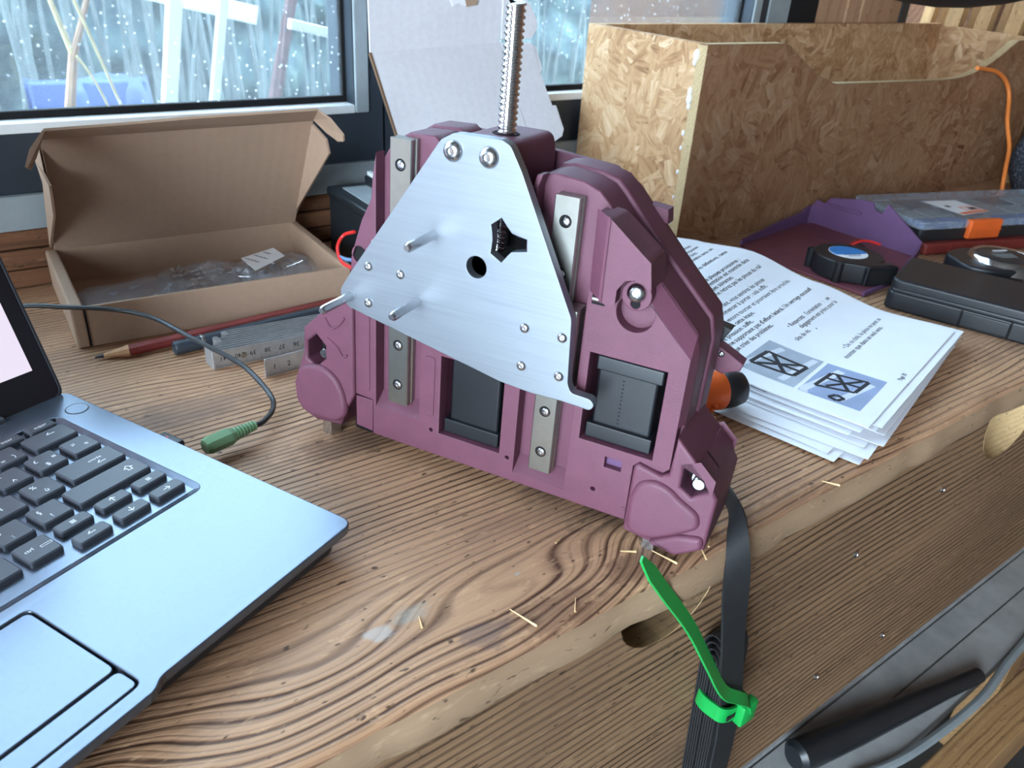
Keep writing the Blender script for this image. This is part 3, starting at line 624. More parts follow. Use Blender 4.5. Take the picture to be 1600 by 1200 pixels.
# front plate
box('hollow_shade', -116, -64, 100, 151, -44, -26, M_dark, mc, 1); box('tower_column', -106, -80, 150, 153, -42, 4, M_purple, mc)  # near-black box added as shade in the hollow behind the plate cutouts
plate = [(-110, 176), (-103, 180), (-79, 180.5), (-74.5, 178.5), (-68, 168), (-37, 106), (-35.2, 73), (-33, 69), (-23, 68.6), (-20.4, 65.8), (-22.5, 62.5), (-38, 63.2), (-53, 62.6), (-71, 64), (-163, 81.5), (-168, 86), (-168, 91), (-161, 102)]
star = []
cx, cy = -73, 134.5
tips = [(-76.5, 146), (-63, 138.5), (-62.5, 133), (-75, 125.2), (-81, 128.5), (-81.5, 142)]
for i, a in enumerate(tips):
    b = tips[(i+1) % 6]
    star.append(a)
    if i in (0, 2, 4):
        for t in (0.25, 0.5, 0.75):
            q = Vector(a).lerp(Vector(b), t); k = 4*t*(1-t)*(2.6 if i != 4 else 0.9); d = (Vector((cx, cy))-q).normalized(); q = q+d*k; star.append((q.x, q.y))
pl = poly('mounting_plate', rounded(plate, 1.6, 3), 6.2, 12, M_alu, mc, [circ(-88, 120, 5.4, 30), star], 0.35)
pl['label'] = 'triangular brushed aluminium plate with a round and a star cutout'
for (u, v) in ((-150, 107), (-130.5, 107), (-150, 87), (-130.5, 87), (-60, 96), (-40.5, 96), (-60, 76), (-40, 76)): domed_screw('plate_screw', (u, v, 12), (0, 0, 1), 2.5, 1.5, pl)
for (u, v) in ((-103, 172), (-84.5, 172)): domed_screw('plate_screw', (u, v, 12), (0, 0, 1), 4.8, 3.2, pl)
for (u, v) in ((-112, 131), (-162, 88), (-120, 95)): lathe('threaded_pin', [(2.35, 0), (2.35, 23), (1.5, 24.5), (0, 24.5)], M_zinc, pl, 16, frame_to((u, v, 12), (0.02, -0.02, 1)))
UNIT = K
o = tube('red_wire', spline([(233, 549, 62), (230, 562, 56), (224.5, 561, 50), (221.5, 554.5, 45), (221.5, 546, 40), (225, 531, 40), (232, 505, 45)]), 1.3, M_redw, mc, 8); o.matrix_parent_inverse = MW.inverted(); o['label'] = 'red wire looping out behind the machine'
o = tube('blue_ribbon', spline([(221, 552, 43), (226, 549, 41), (234, 546, 40)]), 1.6, plain('light_blue', (120, 160, 210), 0.5), mc, 6); o.matrix_parent_inverse = MW.inverted()

# ------------------------------------------------------------------ belt, coil and zip tie hanging over the bench edge (room frame)
bl = thing('toothed_belt', 'black toothed belt hanging over the bench edge from the machine', 'belt'); room_obj(bl)
cs = spline([(312, 44, 9), (300, 18, 9), (286, 1, 7), (277, -10, -6), (276, -14, -22), (282, -15, -52), (291, -15, -88), (299.5, -15, -122), (304, -15, -160), (306, -15, -210), (308, -15, -320)], 6)
ws = spline([(0, 0.5, 7), (-1, 0.5, 7), (4, -1, 6), (7.5, -1, 4), (8.2, -1, 3), (8.6, 0, 2.5), (9, 0, 2.4), (9, 0, 2), (9, 0, 2), (9, 0, 2), (9, 0, 2)], 6)
strip('strand', cs, ws, 1.4, M_rubber, bl)
for k in range(5):
    a = 1.2+k*1.65; ct = -5.6; top_ = -84+k*2.4; ring = [(ct-a*math.cos(math.pi*i/8), top_+a*1.6*math.sin(math.pi*i/8)) for i in range(9)]
    ring = [(ct-a, -320)]+[(ct-a, -200)]+ring+[(ct+a, -200), (ct+a, -320)]
    cl = [(294+(-84-z)*0.085 if z > -200 else 304+(-200-z)*0.02, t, z) for t, z in ring]
    strip('coil_layer', cl, [(9, 0, 1.2)]*len(cl), 1.0, M_rubber, bl)
zt = thing('zip_tie', 'bright green zip tie bound round the coiled belt, tail curving up', 'zip tie'); room_obj(zt)
lp_ = rounded([(287, -18), (295, -19.5), (312, -18.5), (313, 0), (288, 1.5), (285, -6)], 4, 5)
loop = [(q[0], q[1], -117-0.25*(q[0]-292)) for q in lp_]; loop.append(loop[0])
strip('strap_loop', loop, [(0.4, 0, 5.2)]*len(loop), 1.5, M_zip, zt)
bh = boxbm(298, 311, -25, -18.5, -127, -111, 1.4); from_bm('locking_head', bh, M_zip, zt, True)
box('head_slot', 290, 297, -20.4, -19.6, -120, -117, M_dark, zt)
tc = spline([(306, -22, -118), (303, -22.5, -110), (296, -21, -104), (282, -18, -92), (266, -14, -63), (250, -9, -33), (231, -4, -4.5), (215, 0, 20)], 6)
nt = len(tc); strip('tail', tc, [Vector((1.8, 3.0, 0.8)).lerp(Vector((3.1, 1.9, 1.9)), min(1, i/20))*(1.0 if i < nt-3 else 0.75-0.2*(i-nt+3)) for i in range(nt)], 1.3, M_zip, zt)

# ------------------------------------------------------------------ laptop
yl = math.radians(26.883)
lp = thing('laptop', 'grey open laptop with black keys at the left front of the bench', 'laptop', (114.4, 281.2, 0), yl)
deck = rounded([(-325, -3.5), (-113, -3.5), (-108, 0), (0, 0), (0, 212), (-325, 212)], 7, 5)
dk = poly('deck', deck, 13.5, 18, M_lap, lp, [rounded(rect(-303, 77, -19.5, 191), 6, 5), rounded(rect(-215, 3.5, -113, 69.5), 4, 4)], 0.7, None, 2)
poly('key_well', rounded(rect(-303.5, 76.5, -19, 191.5), 6, 5), 14.5, 16.4, M_lap, lp, [], 0)
# sloping lips of the key well
for a in ((-303, 77, -19.5, 80.5),): raw('well_lip', [(-303, 77, 17.9), (-19.5, 77, 17.9), (-21, 81, 16.5), (-303, 81, 16.5)], [(0, 1, 2, 3)], M_lap, lp)
raw('well_lip', [(-19.5, 77, 17.9), (-19.5, 191, 17.9), (-22.2, 188, 16.5), (-22.2, 80, 16.5)], [(0, 1, 2, 3)], M_lap, lp)
poly('base', rounded([(-323, 5), (-6, 5), (-3, 208), (-323, 208)], 8, 4), 4, 13.5, M_lapedge, lp, [], 1.2)
poly('touchpad', rounded(rect(-214, 16.6, -114, 68.5), 3.5, 4), 14.5, 17.6, M_lap, lp, [], 0.4)
poly('touchpad_button', rounded(rect(-214, 4.4, -114, 15.4), 3, 4), 14.5, 17.6, M_lap, lp, [], 0.4)
poly('pad_gap', rect(-216, 2.5, -112, 70.5), 13.6, 14.6, M_dark, lp)
for x, y in ((-20, 30), (-20, 190), (-300, 30), (-300, 190)): lathe('rubber_foot', [(6, 0), (7, 0.5), (7, 4.2)], M_rubber, lp, 14, Matrix.Translation((x, y, 0)))
lathe('power_button', [(0, 18.05), (5.4, 18.05), (5.6, 18.2), (6.0, 18.2), (6.1, 18.0)], M_lapedge, lp, 28, Matrix.Translation((-8.5, 189, 0))); lathe('power_button', [(0, 18.22), (5.4, 18.22), (5.4, 18.0)], M_lap, lp, 28, Matrix.Translation((-8.5, 189, 0)))
def key(x0, x1, y0, y1, legends=()):
    r = 1.2; top = rounded(rect(x0+0.7, y0+0.7, x1-0.7, y1-0.5), 1.3, 3); bot = rounded(rect(x0, y0, x1, y1), 1.3, 3); n = len(top)
    cxk, cyk = (x0+x1)/2, (y0+y1)/2
    vs = [(a, b, 16.5) for a, b in bot]+[(a, b, 18.9) for a, b in bot]+[(a, b, 19.5) for a, b in top]
    fs = [(i, (i+1) % n, (i+1) % n+n, i+n) for i in range(n)]+[(i+n, (i+1) % n+n, (i+1) % n+2*n, i+2*n) for i in range(n)]+[tuple(range(2*n, 3*n))]
    k = raw('key', vs, fs, M_key, lp)
    for (t, dx, dy, sz) in legends: text('legend', t, sz, M_white, k, Matrix.Translation((cxk+dx, cyk+dy, 19.56)), None, 'CENTER')
W = 14.8
def row(yf, right, names, d=14.6):
    x = right
    for nm in names: key(x-W, x, yf, yf+d, nm); x -= 18.15
key(-46.8, -23.5, 166, 180.2, [('←', 2, 0, 6)]); row(166, -51, [[('+', -3, 1.5, 4), ('=', -3, -5, 4), ('}', 3, -4, 4)], [('°', -3, 1.5, 4), (')', -3, -5, 4), (']', 3, -4, 4)], [('à', -3, -5, 4)], [('ç', -3, -5, 4)], [('_', -3, -3, 4)], []])
key(-38.2, -23.5, 147.5, 162, [('µ', -2.5, 1, 4), ('*', 2.5, -4.5, 5)]); row(147.5, -41.8, [[('£', -4, 1, 4), ('$', -1, -5, 4), ('¤', 4.5, -1, 4)], [('¨', -3, 0, 5), ('^', 0, -6, 5)], [('P', -3, 0, 5)], [('O', -3, 0, 5)], [('I', -3, 0, 5)], []])
key(-52.9, -23.5, 128.3, 143, [('entrée', 3, 0.5, 2.7), ('←', 4, -5, 6)]); row(128.3, -56.5, [[('%', -2.5, 1.5, 4), ('ù', 0.5, -4.5, 4)], [('M', -3, -2, 5)], [('L', -3, 0, 5)], [('K', -3, 0, 5)], [('J', -3, 0, 5)], []])
key(-62.2, -23.5, 109.6, 124.2, [('⇧', 12, -2, 6)]); row(109.6, -65.2, [[('§', -3.5, 1, 4), ('!', -1, -5, 4)], [('/', -3, 1, 4), (':', -1, -5, 4)], [('.', -3, 0, 4), (';', -3, -4, 4)], [('?', -3, 0, 4), (',', -3, -5, 4)], [('N', -3, 0, 5)], []])
for xr, up, lo in ((-23.5, '≡', '→'), (-43.2, '↑', '↓'), (-63.4, '≡', '←')):
    key(xr-16, xr, 98.0, 105.4, [(up, 0, -1.8, 5)]); key(xr-16, xr, 85.0, 92.6, [(lo, 0, -1.8, 5)])
row(90.6, -83.4, [[('ctrl', -3, 0, 2.9), ('▭', 4, -1.5, 5)], [('fn', -3, 0, 3)], [('alt gr', 0, 0, 2.8)]]); key(-230, -138, 90.6, 105)
x = -24.5
for nm in ('suppr', 'inser', 'impr', 'F12', 'F11', 'F10', 'F9'): key(x-14.6, x, 182.2, 190, [(nm, 0, -1.2, 3.0)]); x -= 18
# screen half
th = math.radians(112); sd = Vector((0, -math.cos(th), math.sin(th))); sn = Vector((0, -math.sin(th), -math.cos(th)))
SM = Matrix(((1, 0, 0, 0), (0, sd.y, sn.y, 209), (0, sd.z, sn.z, 15.5), (0, 0, 0, 1)))
sc_ = poly('screen_lid', rounded(rect(-323, 1, -2, 206), 7, 5), -5, 0, M_bezel, lp, [], 0.8, SM)
poly('display', rect(-315, 21, -12.5, 198), 0.0, 0.25, M_screen, sc_, [], 0, SM)
poly('bezel_rim', rounded(rect(-323, 1, -2, 206), 7, 5), 0, 0.6, M_lapedge, sc_, [rounded(rect(-321.6, 2.4, -3.4, 204.6), 6, 5)], 0.1, SM)
lathe('hinge', [(4.5, 0), (4.5, 250)], M_lapedge, lp, 16, frame_to((-288, 209, 16), (1, 0, 0)))
ud = thing('usb_receiver', 'small black USB receiver plugged into the side of the laptop', 'usb receiver', (114.4, 281.2, 0), yl)
box('body', 1, 9, 124.5, 140.5, 6.5, 12.5, M_blk, ud, 1.4); text('mark', 'o', 6, M_redw, ud, Matrix.Translation((3.2, 136, 12.56)) @ Matrix.Rotation(-1.57, 4, 'Z'))

# audio plug and its cable
dp = Vector((104.4-74.7, 398.5-388.7, 0)).normalized()
pg = thing('audio_cable', 'thin black audio cable with pale green plug pushed into the laptop side', 'cable', (0, 0, 0))
lathe('plug_body', [(0, 0), (4.2, 0), (5.2, 2.5), (5.2, 15), (4.4, 17.5), (4.0, 18), (0, 18)], M_green, pg, 8, frame_to((74.2, 388.6, 9.5), dp), False)
prof = [(0, 17)]
for i in range(7): prof += [(4.0-i*0.2, 18+i*2.1), (4.0-i*0.2, 19.3+i*2.1), (3.1-i*0.18, 19.5+i*2.1), (3.1-i*0.18, 20+i*2.1)]
lathe('strain_relief', prof+[(0, 32.8)], M_green, pg, 16, frame_to((74.2, 388.6, 9.5), dp))
o = tube('cord', spline([(104.5, 398.6, 9.3), (111, 401.8, 8.8), (119.9, 413.5, 8), (124.1, 428.2, 8), (121.6, 448.8, 12), (115.7, 467.5, 16), (96.6, 496.9, 24), (80.4, 526.8, 29), (60.3, 541.2, 33), (32.4, 556.4, 34), (13.4, 567.6, 34), (-30, 590, 30), (-90, 600, 12), (-120, 600, 2.2)]), 1.6, M_blk2, pg, 10)

# ------------------------------------------------------------------ pencil, marker, folding ruler
def rod_between(a, b): return Vector(b)-Vector(a)
pc = thing('carpenter_pencil', 'red carpenter pencil with sharpened wooden tip by the cardboard box', 'pencil')
a, b = Vector((63, 537.5, 4.2)), Vector((221, 557, 4.2)); d = b-a; fm = frame_to(a, d)
lathe('barrel', [(5.0, 0), (5.0, d.length), (0, d.length)], M_red, pc, 8, fm @ Matrix.Diagonal((1, 0.75, 1, 1)), False)
fm2 = frame_to(a, Vector((43.7, 540.5, 2.2))-a)
lathe('sharpened_tip', [(5.0, -1), (4.8, 0), (2.2, 13), (1.4, 16), (0, 16)], M_lead, pc, 8, fm2 @ Matrix.Diagonal((1, 0.8, 1, 1)), False); lathe('lead', [(1.7, 15), (0.5, 20.5), (0, 20.5)], M_graph, pc, 8, fm2)
mk = thing('marker_pen', 'blue grey marker pen with ringed end lying by the folding ruler', 'marker')
a, b = Vector((89.8, 525.5, 5.2)), Vector((215, 542.5, 5.2)); d = b-a
lathe('barrel', [(5.0, 6), (5.2, 30), (5.2, d.length), (0, d.length)], M_mark, mk, 18, frame_to(a, d)); lathe('end_cap', [(0, 1.2), (2.0, 1.0), (2.4, 0), (4.4, 0), (5.0, 0.8), (5.0, 6.2)], M_mark, mk, 18, frame_to(a, d)); lathe('ring', [(5.1, 18), (5.5, 18.6), (5.5, 19.6), (5.1, 20.2)], M_steel, mk, 18, frame_to(a, d))
fr_ = thing('folding_ruler', 'folded grey metal ruler with black centimetre numbers beside the machine', 'ruler')
for i in range(10):
    y = 494+i*3.1; x0 = 107-(i*0.35)+(0 if i < 4 else (9 if i < 7 else 17)); x1 = 300
    b_ = boxbm(x0, x1, y-0.55, y+0.55, 0, 13, 0.3, 1); from_bm('blade', b_, M_ruler, fr_)
    if i < 9: lathe('fold_end', [(2.0, 0), (2.0, 13)], M_ruler, fr_, 10, Matrix.Translation((x0+1, y+1.5, 0)))
boxf = Matrix.Rotation(math.radians(5.5), 4, 'Z'); boxf.translation = Vector((133, 468, 0))
box('blade', 0, 110, -0.6, 0.6, 0, 13.5, M_ruler, fr_, 0.4, 1, boxf)
FX = Matrix.Rotation(math.pi/2, 4, 'X')
for j, t in enumerate(('1', '2')): text('number', t, 5, M_ink, fr_, boxf @ Matrix.Translation((6.6+10*j, -0.66, 5)) @ FX, None, 'CENTER')
for j, t in enumerate(('41', '40', '39', '38', '37', '36')): text('number', t, 4.6, M_ink, fr_, Matrix.Translation((113.5+10*j, 493.4, 8.5)) @ FX @ Matrix.Rotation(math.pi, 4, 'Z'), None, 'CENTER')
def ticks(mtx, x0, n, name):
    bm = bmesh.new()
    for i in range(n): boxbm(x0+i*1.0-0.08, x0+i*1.0+0.08, -0.68, -0.6, 0.6, 2.0+(1.6 if i % 10 == 0 else (0.8 if i % 5 == 0 else 0)), 0, 1, bm)
    bmesh.ops.transform(bm, matrix=mtx, verts=bm.verts); o = from_bm(name, bm, M_ink, fr_); o['kind'] = 'stuff'
ticks(boxf, 1, 60, 'tick_marks'); ticks(Matrix.Translation((0, 494, 0)), 109, 60, 'tick_marks')
lathe('rivet', [(2.2, 0), (2.0, 0.6), (0, 1.0)], M_steel, fr_, 14, frame_to((127, 493.4, 6.5), (0, -1, 0)))

# ------------------------------------------------------------------ brown cardboard box with bags of screws
cb_ = thing('cardboard_box', 'open brown cardboard mailer box with raised lid under the window', 'box')
box('floor_panel', 41, 233, 563, 687, 0.3, 2.3, M_card, cb_)
box('front_wall', 40, 234, 562, 565, 0.3, 29.5, M_card, cb_, 0.5); box('back_wall', 40, 234, 684.5, 687, 0.3, 30, M_card, cb_, 0.5)
box('side_wall', 35.5, 44, 561, 687, 0.3, 30.5, M_card, cb_, 2.0, 3); box('side_wall', 229, 236, 563, 687, 0.3, 30.5, M_card, cb_, 1.6, 3)
box('wall_slit', 43.2, 44.6, 561.4, 562.2, 1, 29, M_dark, cb_)
def panel(name, pts, mat, parent, th=2.4):
    P = [Vector(p) for p in pts]; nrm = (P[1]-P[0]).cross(P[2]-P[0]).normalized()*th/2; n = len(P)
    vs = [p-nrm for p in P]+[p+nrm for p in P]
    return raw(name, vs, [tuple(range(n))[::-1], tuple(range(n, 2*n))]+[(i, (i+1) % n, (i+1) % n+n, i+n) for i in range(n)], mat, parent)
lid = panel('lid', [(42, 686, 30), (234, 686, 30), (234.5, 628, 129), (44, 628, 126)], M_card, cb_)
panel('tuck_flap', [(44, 628, 126), (234.5, 628, 129), (231, 606, 141), (140, 605, 139.5), (90, 605, 137.5), (46, 606, 136)], M_card, lid, 1.8)
panel('ear_flap', [(231, 607, 140.5), (234.5, 626, 130), (240, 612, 122), (244, 600, 118), (246, 594, 119), (245, 592, 124), (238, 600, 135)], M_card, lid, 1.6)
panel('ear_flap', [(46, 607, 135.5), (44, 626, 127), (38, 610, 118), (33, 600, 113), (31, 598, 115), (36, 602, 125)], M_card, lid, 1.6)
panel('side_flap', [(234.5, 629, 126), (239, 612, 117), (241, 612, 106), (234, 675, 45), (234, 685, 34)], M_card, lid, 1.8)
panel('side_flap', [(43.5, 630, 123), (40.5, 645, 108), (44, 622, 96), (44, 640, 70), (40, 684, 33)], M_card, lid, 1.8)
def bag(name, cx, cy, rx, ry, h, rot, seed, label, z0=2.6):
    rnd = random.Random(seed); n, m = 22, 16; vs = []; fs = []
    ph = [rnd.uniform(0, 6.3) for _ in range(8)]
    for side in (0, 1):
        for i in range(n+1):
            for j in range(m+1):
                a = -1+2*i/n; b = -1+2*j/m; dome = (max(0, 1-a**4)*max(0, 1-b**4))**0.6
                cr = 1.6*math.sin(6*a+ph[0]+3*b)+1.2*math.sin(9*b+ph[1]-5*a)+rnd.uniform(-0.9, 0.9)
                z = z0+0.3+(0.0 if side == 0 else (h*dome*(0.8+0.25*math.sin(3*a+ph[2])*math.sin(2.5*b+ph[3]))+max(0, cr)*dome+0.15))
                x, y = a*rx*(1+0.03*math.sin(5*b+ph[4])), b*ry*(1+0.05*math.sin(4*a+ph[5]))
                vs.append((cx+x*math.cos(rot)-y*math.sin(rot), cy+x*math.sin(rot)+y*math.cos(rot), z))
    q = (n+1)*(m+1)
    for s in (0, 1):
        for i in range(n):
            for j in range(m): a = s*q+i*(m+1)+j; f = (a, a+m+1, a+m+2, a+1); fs.append(f if s else f[::-1])
    o = raw(name, vs, fs, M_clear, None, True); return tag(o, label, 'bag')
bag1 = bag('plastic_bag', 196, 634, 36, 26, 16, 0.25, 1, 'clear bag of screws with white label at the right end of the cardboard box')
bag('plastic_bag', 138, 636, 34, 32, 14, -0.2, 2, 'clear bag of small screws in the middle of the cardboard box')
bag('plastic_bag', 82, 622, 38, 40, 8, 0.1, 3, 'flat clear bag lying in the shaded left end of the cardboard box')
lb = panel('paper_label', [(170, 598, 23.5), (201, 619, 24.5), (199, 641, 24.5), (168, 628, 24)], M_white, bag1, 0.3); lb['label'] = 'white label with handwriting'
for i, (x0, y0, n_st) in enumerate(((170.5, 626, 8), (179, 630, 8), (188, 633, 4))):
    tube('handwriting', [(x0+0.9*k+(1.6 if k % 2 else 0), y0-1.7*k, 24.15+i*0.18) for k in range(n_st)], 0.32, M_ink, lb, 5)
def loose_screw(i, x, y, z, az, el, L):
    d = Vector((math.cos(az)*math.cos(el), math.sin(az)*math.cos(el), math.sin(el))); m = frame_to((x, y, z), d); prof = [(0, 0), (3.2, 0), (3.2, 3.0), (1.8, 3.1)]
    k = 0
    while 2.7+k*0.8 < L: prof += [(1.75, 3.2+k*0.8), (1.45, 3.6+k*0.8)]; k += 1
    o = lathe('machine_screw', prof+[(0, 3.6+k*0.8)], M_zinc, None, 10, m)
    tag(o, 'shiny machine screw inside a clear bag in the cardboard box', 'screw', 'screws in the clear bags')
rnd = random.Random(12)
for i in range(13): loose_screw(i, 196+rnd.uniform(-24, 24), 632+rnd.uniform(-17, 14), 6+rnd.uniform(0, 8), rnd.uniform(0, 6.28), rnd.uniform(-0.1, 0.25), rnd.uniform(10, 20))
for i in range(14): loose_screw(i, 136+rnd.uniform(-22, 24), 634+rnd.uniform(-22, 22), 6+rnd.uniform(0, 6), rnd.uniform(0, 6.28), rnd.uniform(-0.1, 0.25), rnd.uniform(7, 14))

# ------------------------------------------------------------------ black battery and white box behind the machine
bt_ = thing('battery', 'black battery block with grey terminals behind the left of the machine', 'battery')
box('case', 266, 350, 592, 683, 0.3, 52, M_blk2, bt_, 2.0); box('lid', 264.5, 351.5, 590.5, 684.5, 52, 60, M_blk2, bt_, 2.2)
box('recess', 275, 300, 604, 672, 59.5, 60.6, M_strip, bt_, 0.4); box('terminal_block', 298, 348, 600, 676, 60, 69, M_blk2, bt_, 1.5)
for i in range(6): box('terminal_fin', 300+i*7.5, 304+i*7.5, 602, 674, 69, 72.5, M_ledge if i % 2 == 0 else M_blk, bt_, 0.4)
wbx = thing('white_box', 'open white cardboard box leaning against the window behind the machine', 'box')
box('floor_panel', 353, 446, 578, 636, 0.3, 2.5, M_cardw, wbx); box('front_wall', 353, 446, 577, 579.5, 0.3, 83, M_cardw, wbx, 0.5); box('back_wall', 353, 446, 634, 636.5, 0.3, 86, M_cardw, wbx, 0.5)
box('side_wall', 352.5, 355.5, 578, 636, 0.3, 83, M_cardw, wbx, 0.6); box('side_wall', 443.5, 446.5, 578, 636, 0.3, 83, M_cardw, wbx, 0.6)
wl2 = panel('lid', [(318, 629.4, 85), (456.5, 636.5, 85.5), (448.4, 696.8, 177.7), (310.4, 685.1, 170.4)], M_cardw, wbx)
panel('lid_edge', [(316.6, 629, 84), (318.2, 629, 84), (311, 684.6, 170.4), (309.2, 684.6, 170.4)], M_carde, wl2, 2.8)
panel('tuck_flap', [(310.4, 685.3, 170.0), (449, 696.6, 177.0), (450, 693.5, 235), (309, 685, 235)], M_cardw, wbx, 2.0)
panel('ear_flap', [(450.5, 695, 180.5), (486, 695.8, 181.5), (491, 695.5, 190), (490, 695, 198), (480, 694, 212), (466, 693, 222), (449, 692.5, 226)], M_cardw, wbx, 1.8)
panel('side_flap', [(450, 696.6, 177.2), (488, 698, 176.6), (493, 696, 172), (492.5, 683.8, 154.6), (488.9, 681.6, 151.5), (493.6, 663.5, 123.6), (498.4, 663.6, 123.4), (500.4, 650.4, 103.1), (496, 646.4, 97.3), (481.6, 642.3, 92.3), (457, 641.4, 92.6)], M_cardw, wbx, 1.8)
panel('torn_patch', [(389, 688.6, 216), (393, 688.8, 208.5), (399, 689.2, 211), (406, 689.6, 209), (412, 689.9, 210), (417, 690.0, 216)], M_glue, wbx, 1.2)
panel('torn_patch', [(405, 689.2, 216), (408, 689.4, 208.5), (419, 689.8, 210.5), (420, 689.9, 216)], M_card, wbx, 1.0)

# ------------------------------------------------------------------ strand board crate
ob = thing('strand_board_crate', 'open crate of strand board with a curved dip in its front side', 'crate', (581, 552.3, 0), 0.0573)
L_ = 718; T = 11
rim = [(0, 192), (112, 192), (122, 190)]+[(q.x, q.y) for q in spline([(122, 190, 0), (145, 178, 0), (169, 166.5, 0), (195, 156, 0), (218, 151, 0)], 4)][1:]+[(300, 149.5), (400, 148)]+[(q.x, q.y) for q in spline([(440, 147.5, 0), (480, 148.5, 0), (515, 152.5, 0), (545, 160, 0), (575, 171, 0), (600, 183, 0), (617, 191, 0)], 4)]+[(640, 192), (L_, 192)]
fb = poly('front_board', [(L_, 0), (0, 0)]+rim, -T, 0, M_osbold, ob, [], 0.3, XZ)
poly('left_board', [(T+0.2, 0), (164, 0), (164, 194), (T+0.2, 192)], 0.3, T, M_osbx, ob, [], 0.3, YZ); poly('right_board', [(T+0.2, 0), (164, 0), (164, 196), (T+0.2, 192)], L_-T-0.3, L_-0.3, M_osbx, ob, [], 0.3, YZ)
poly('back_board', [(T+0.5, 0), (L_-T-0.5, 0), (L_-T-0.5, 198), (T+0.5, 194)], -164, -164+T, M_osb, ob, [], 0.3, XZ); box('bottom_board', T+0.5, L_-T-0.5, T+0.5, 152, 0.5, 12, M_osb, ob)
def edge_strip(name, pts, w, parent, mtx, t0, t1):
    vs = []; fs = []
    for (x, z) in pts: vs += [(x, t0, z+0.35), (x, t1, z+0.35)]
    for i in range(len(pts)-1): fs.append((2*i, 2*i+2, 2*i+3, 2*i+1))
    return raw(name, vs, fs, M_osbedge, parent)
edge_strip('sawn_rim', rim, 0, fb, None, 0.4, T-0.4)
raw('sawn_edge', [(-0.4, 0.3, 1), (-0.4, T-0.2, 1), (-0.4, T-0.2, 191), (-0.4, 0.3, 191)], [(0, 1, 2, 3)], M_osbedge, fb)
rnd = random.Random(21)
for z, r in ((182, 3.6), (176, 2.4), (150, 2.8), (143, 3.4), (137, 2.4), (112, 2.0), (98, 1.6), (75, 1.6), (50, 1.4), (24, 1.8)):
    b_ = bmesh.new(); bmesh.ops.create_icosphere(b_, subdivisions=2, radius=r, matrix=Matrix.Translation((-0.6, T+1.0+rnd.uniform(-1, 1), z)) @ Matrix.Diagonal((0.7, 0.9, 1.5, 1))); from_bm('glue_bead', b_, M_glue, ob, True)
o = tube('orange_cord', spline([(1096, 577.5, 160.5), (1112, 578.4, 159.6), (1146.6, 577.5, 155.2), (1171.9, 575, 143.9), (1180, 568, 125.5), (1164.4, 551.7, 96.3), (1153.4, 533.1, 67.6), (1128, 517, 48), (1112, 506, 30), (1108, 500, 12), (1112, 496, 3)]), 2.6, M_orcord, None, 10); tag(o, 'orange cord hanging down the front of the strand board crate', 'cord')

# ------------------------------------------------------------------ printed pages
PO = Vector((424.2, 220.1, 0)); EA = Vector((196.9, 59.4, 0)).normalized(); EB = Vector((-EA.y, EA.x, 0))
def lerp_tab(t, tab):
    for (a, va), (b, vb) in zip(tab, tab[1:]):
        if t <= b:
            k = (t-a)/(b-a); k = k*k*(3-2*k); return va+(vb-va)*k
    return tab[-1][1]
BUL = [(0, 0), (60, -2.5), (122, 6), (188, 17.5), (240, 13), (270, 9), (300, 5)]
def page_fn(da=0, db=0, rot=0, zoff=14.0, bul=1.0, w=206.0):
    c, s = math.cos(rot), math.sin(rot)
    def f(a, b, up=0.0):
        z = zoff+bul*lerp_tab(max(0, min(300, b)), BUL)*(0.25+0.75*max(0, min(1, a/w))**1.4)
        aa = a*c-b*s+da; bb = a*s+b*c+db
        q = PO+EA*aa+EB*bb; return (q.x, q.y, z+up)
    return f
def sheet(fn, label, group, w=206.0, h=290.0, na=14, nbk=30):
    vs = []; fs = []
    for i in range(na+1):
        for j in range(nbk+1): vs.append(fn(w*i/na, h*j/nbk))
    for i in range(na):
        for j in range(nbk): a = i*(nbk+1)+j; fs.append((a, a+nbk+1, a+nbk+2, a+1))
    q = len(vs); vs += [(x, y, z-0.16) for x, y, z in vs]
    fs += [tuple(k+q for k in f[::-1]) for f in fs]
    rim_ = [i*(nbk+1) for i in range(na+1)]+[na*(nbk+1)+j for j in range(1, nbk+1)]+[i*(nbk+1)+nbk for i in range(na-1, -1, -1)]+[j for j in range(nbk-1, 0, -1)]
    for a, b in zip(rim_, rim_[1:]+rim_[:1]): fs.append((b, a, a+q, b+q))
    o = raw('printed_sheet', vs, fs, M_paper, None, True); o.data.set_sharp_from_angle(angle=math.radians(40)); return tag(o, label, 'paper', group)
G = 'sheets of the printed manual'
under = 'blank edged white sheet fanned out beneath the top printed page'
lay = [(-24, -6, 0.015, 1.2), (-34, 6, -0.03, 2.4), (-29, 12, -0.05, 3.5), (-20, -9, 0.03, 4.6), (-10, -3, -0.012, 5.8), (-3, -12, 0.035, 7.2), (-8, 8, -0.02, 8.6), (6, -9, 0.02, 10.0), (-4, 3, -0.03, 11.1), (3, -4, 0.012, 12.2)]
for i, (da, db, ro, z) in enumerate(lay): sheet(page_fn(da, db, ro, z, 0.25+0.07*i), under, G)
pf2 = page_fn(8, -6, 0.004, 13.1, 0.97); s2 = sheet(pf2, 'second printed page peeking out just beneath the top page at its foot', G)
text('page_number', 'Page 28', 3.2, M_ink, s2, None, lambda x, y: pf2(70+x, 6+y, 0.15))
pf = page_fn(); tp_ = sheet(pf, 'top page of the printed French manual with text and two photographs', G)
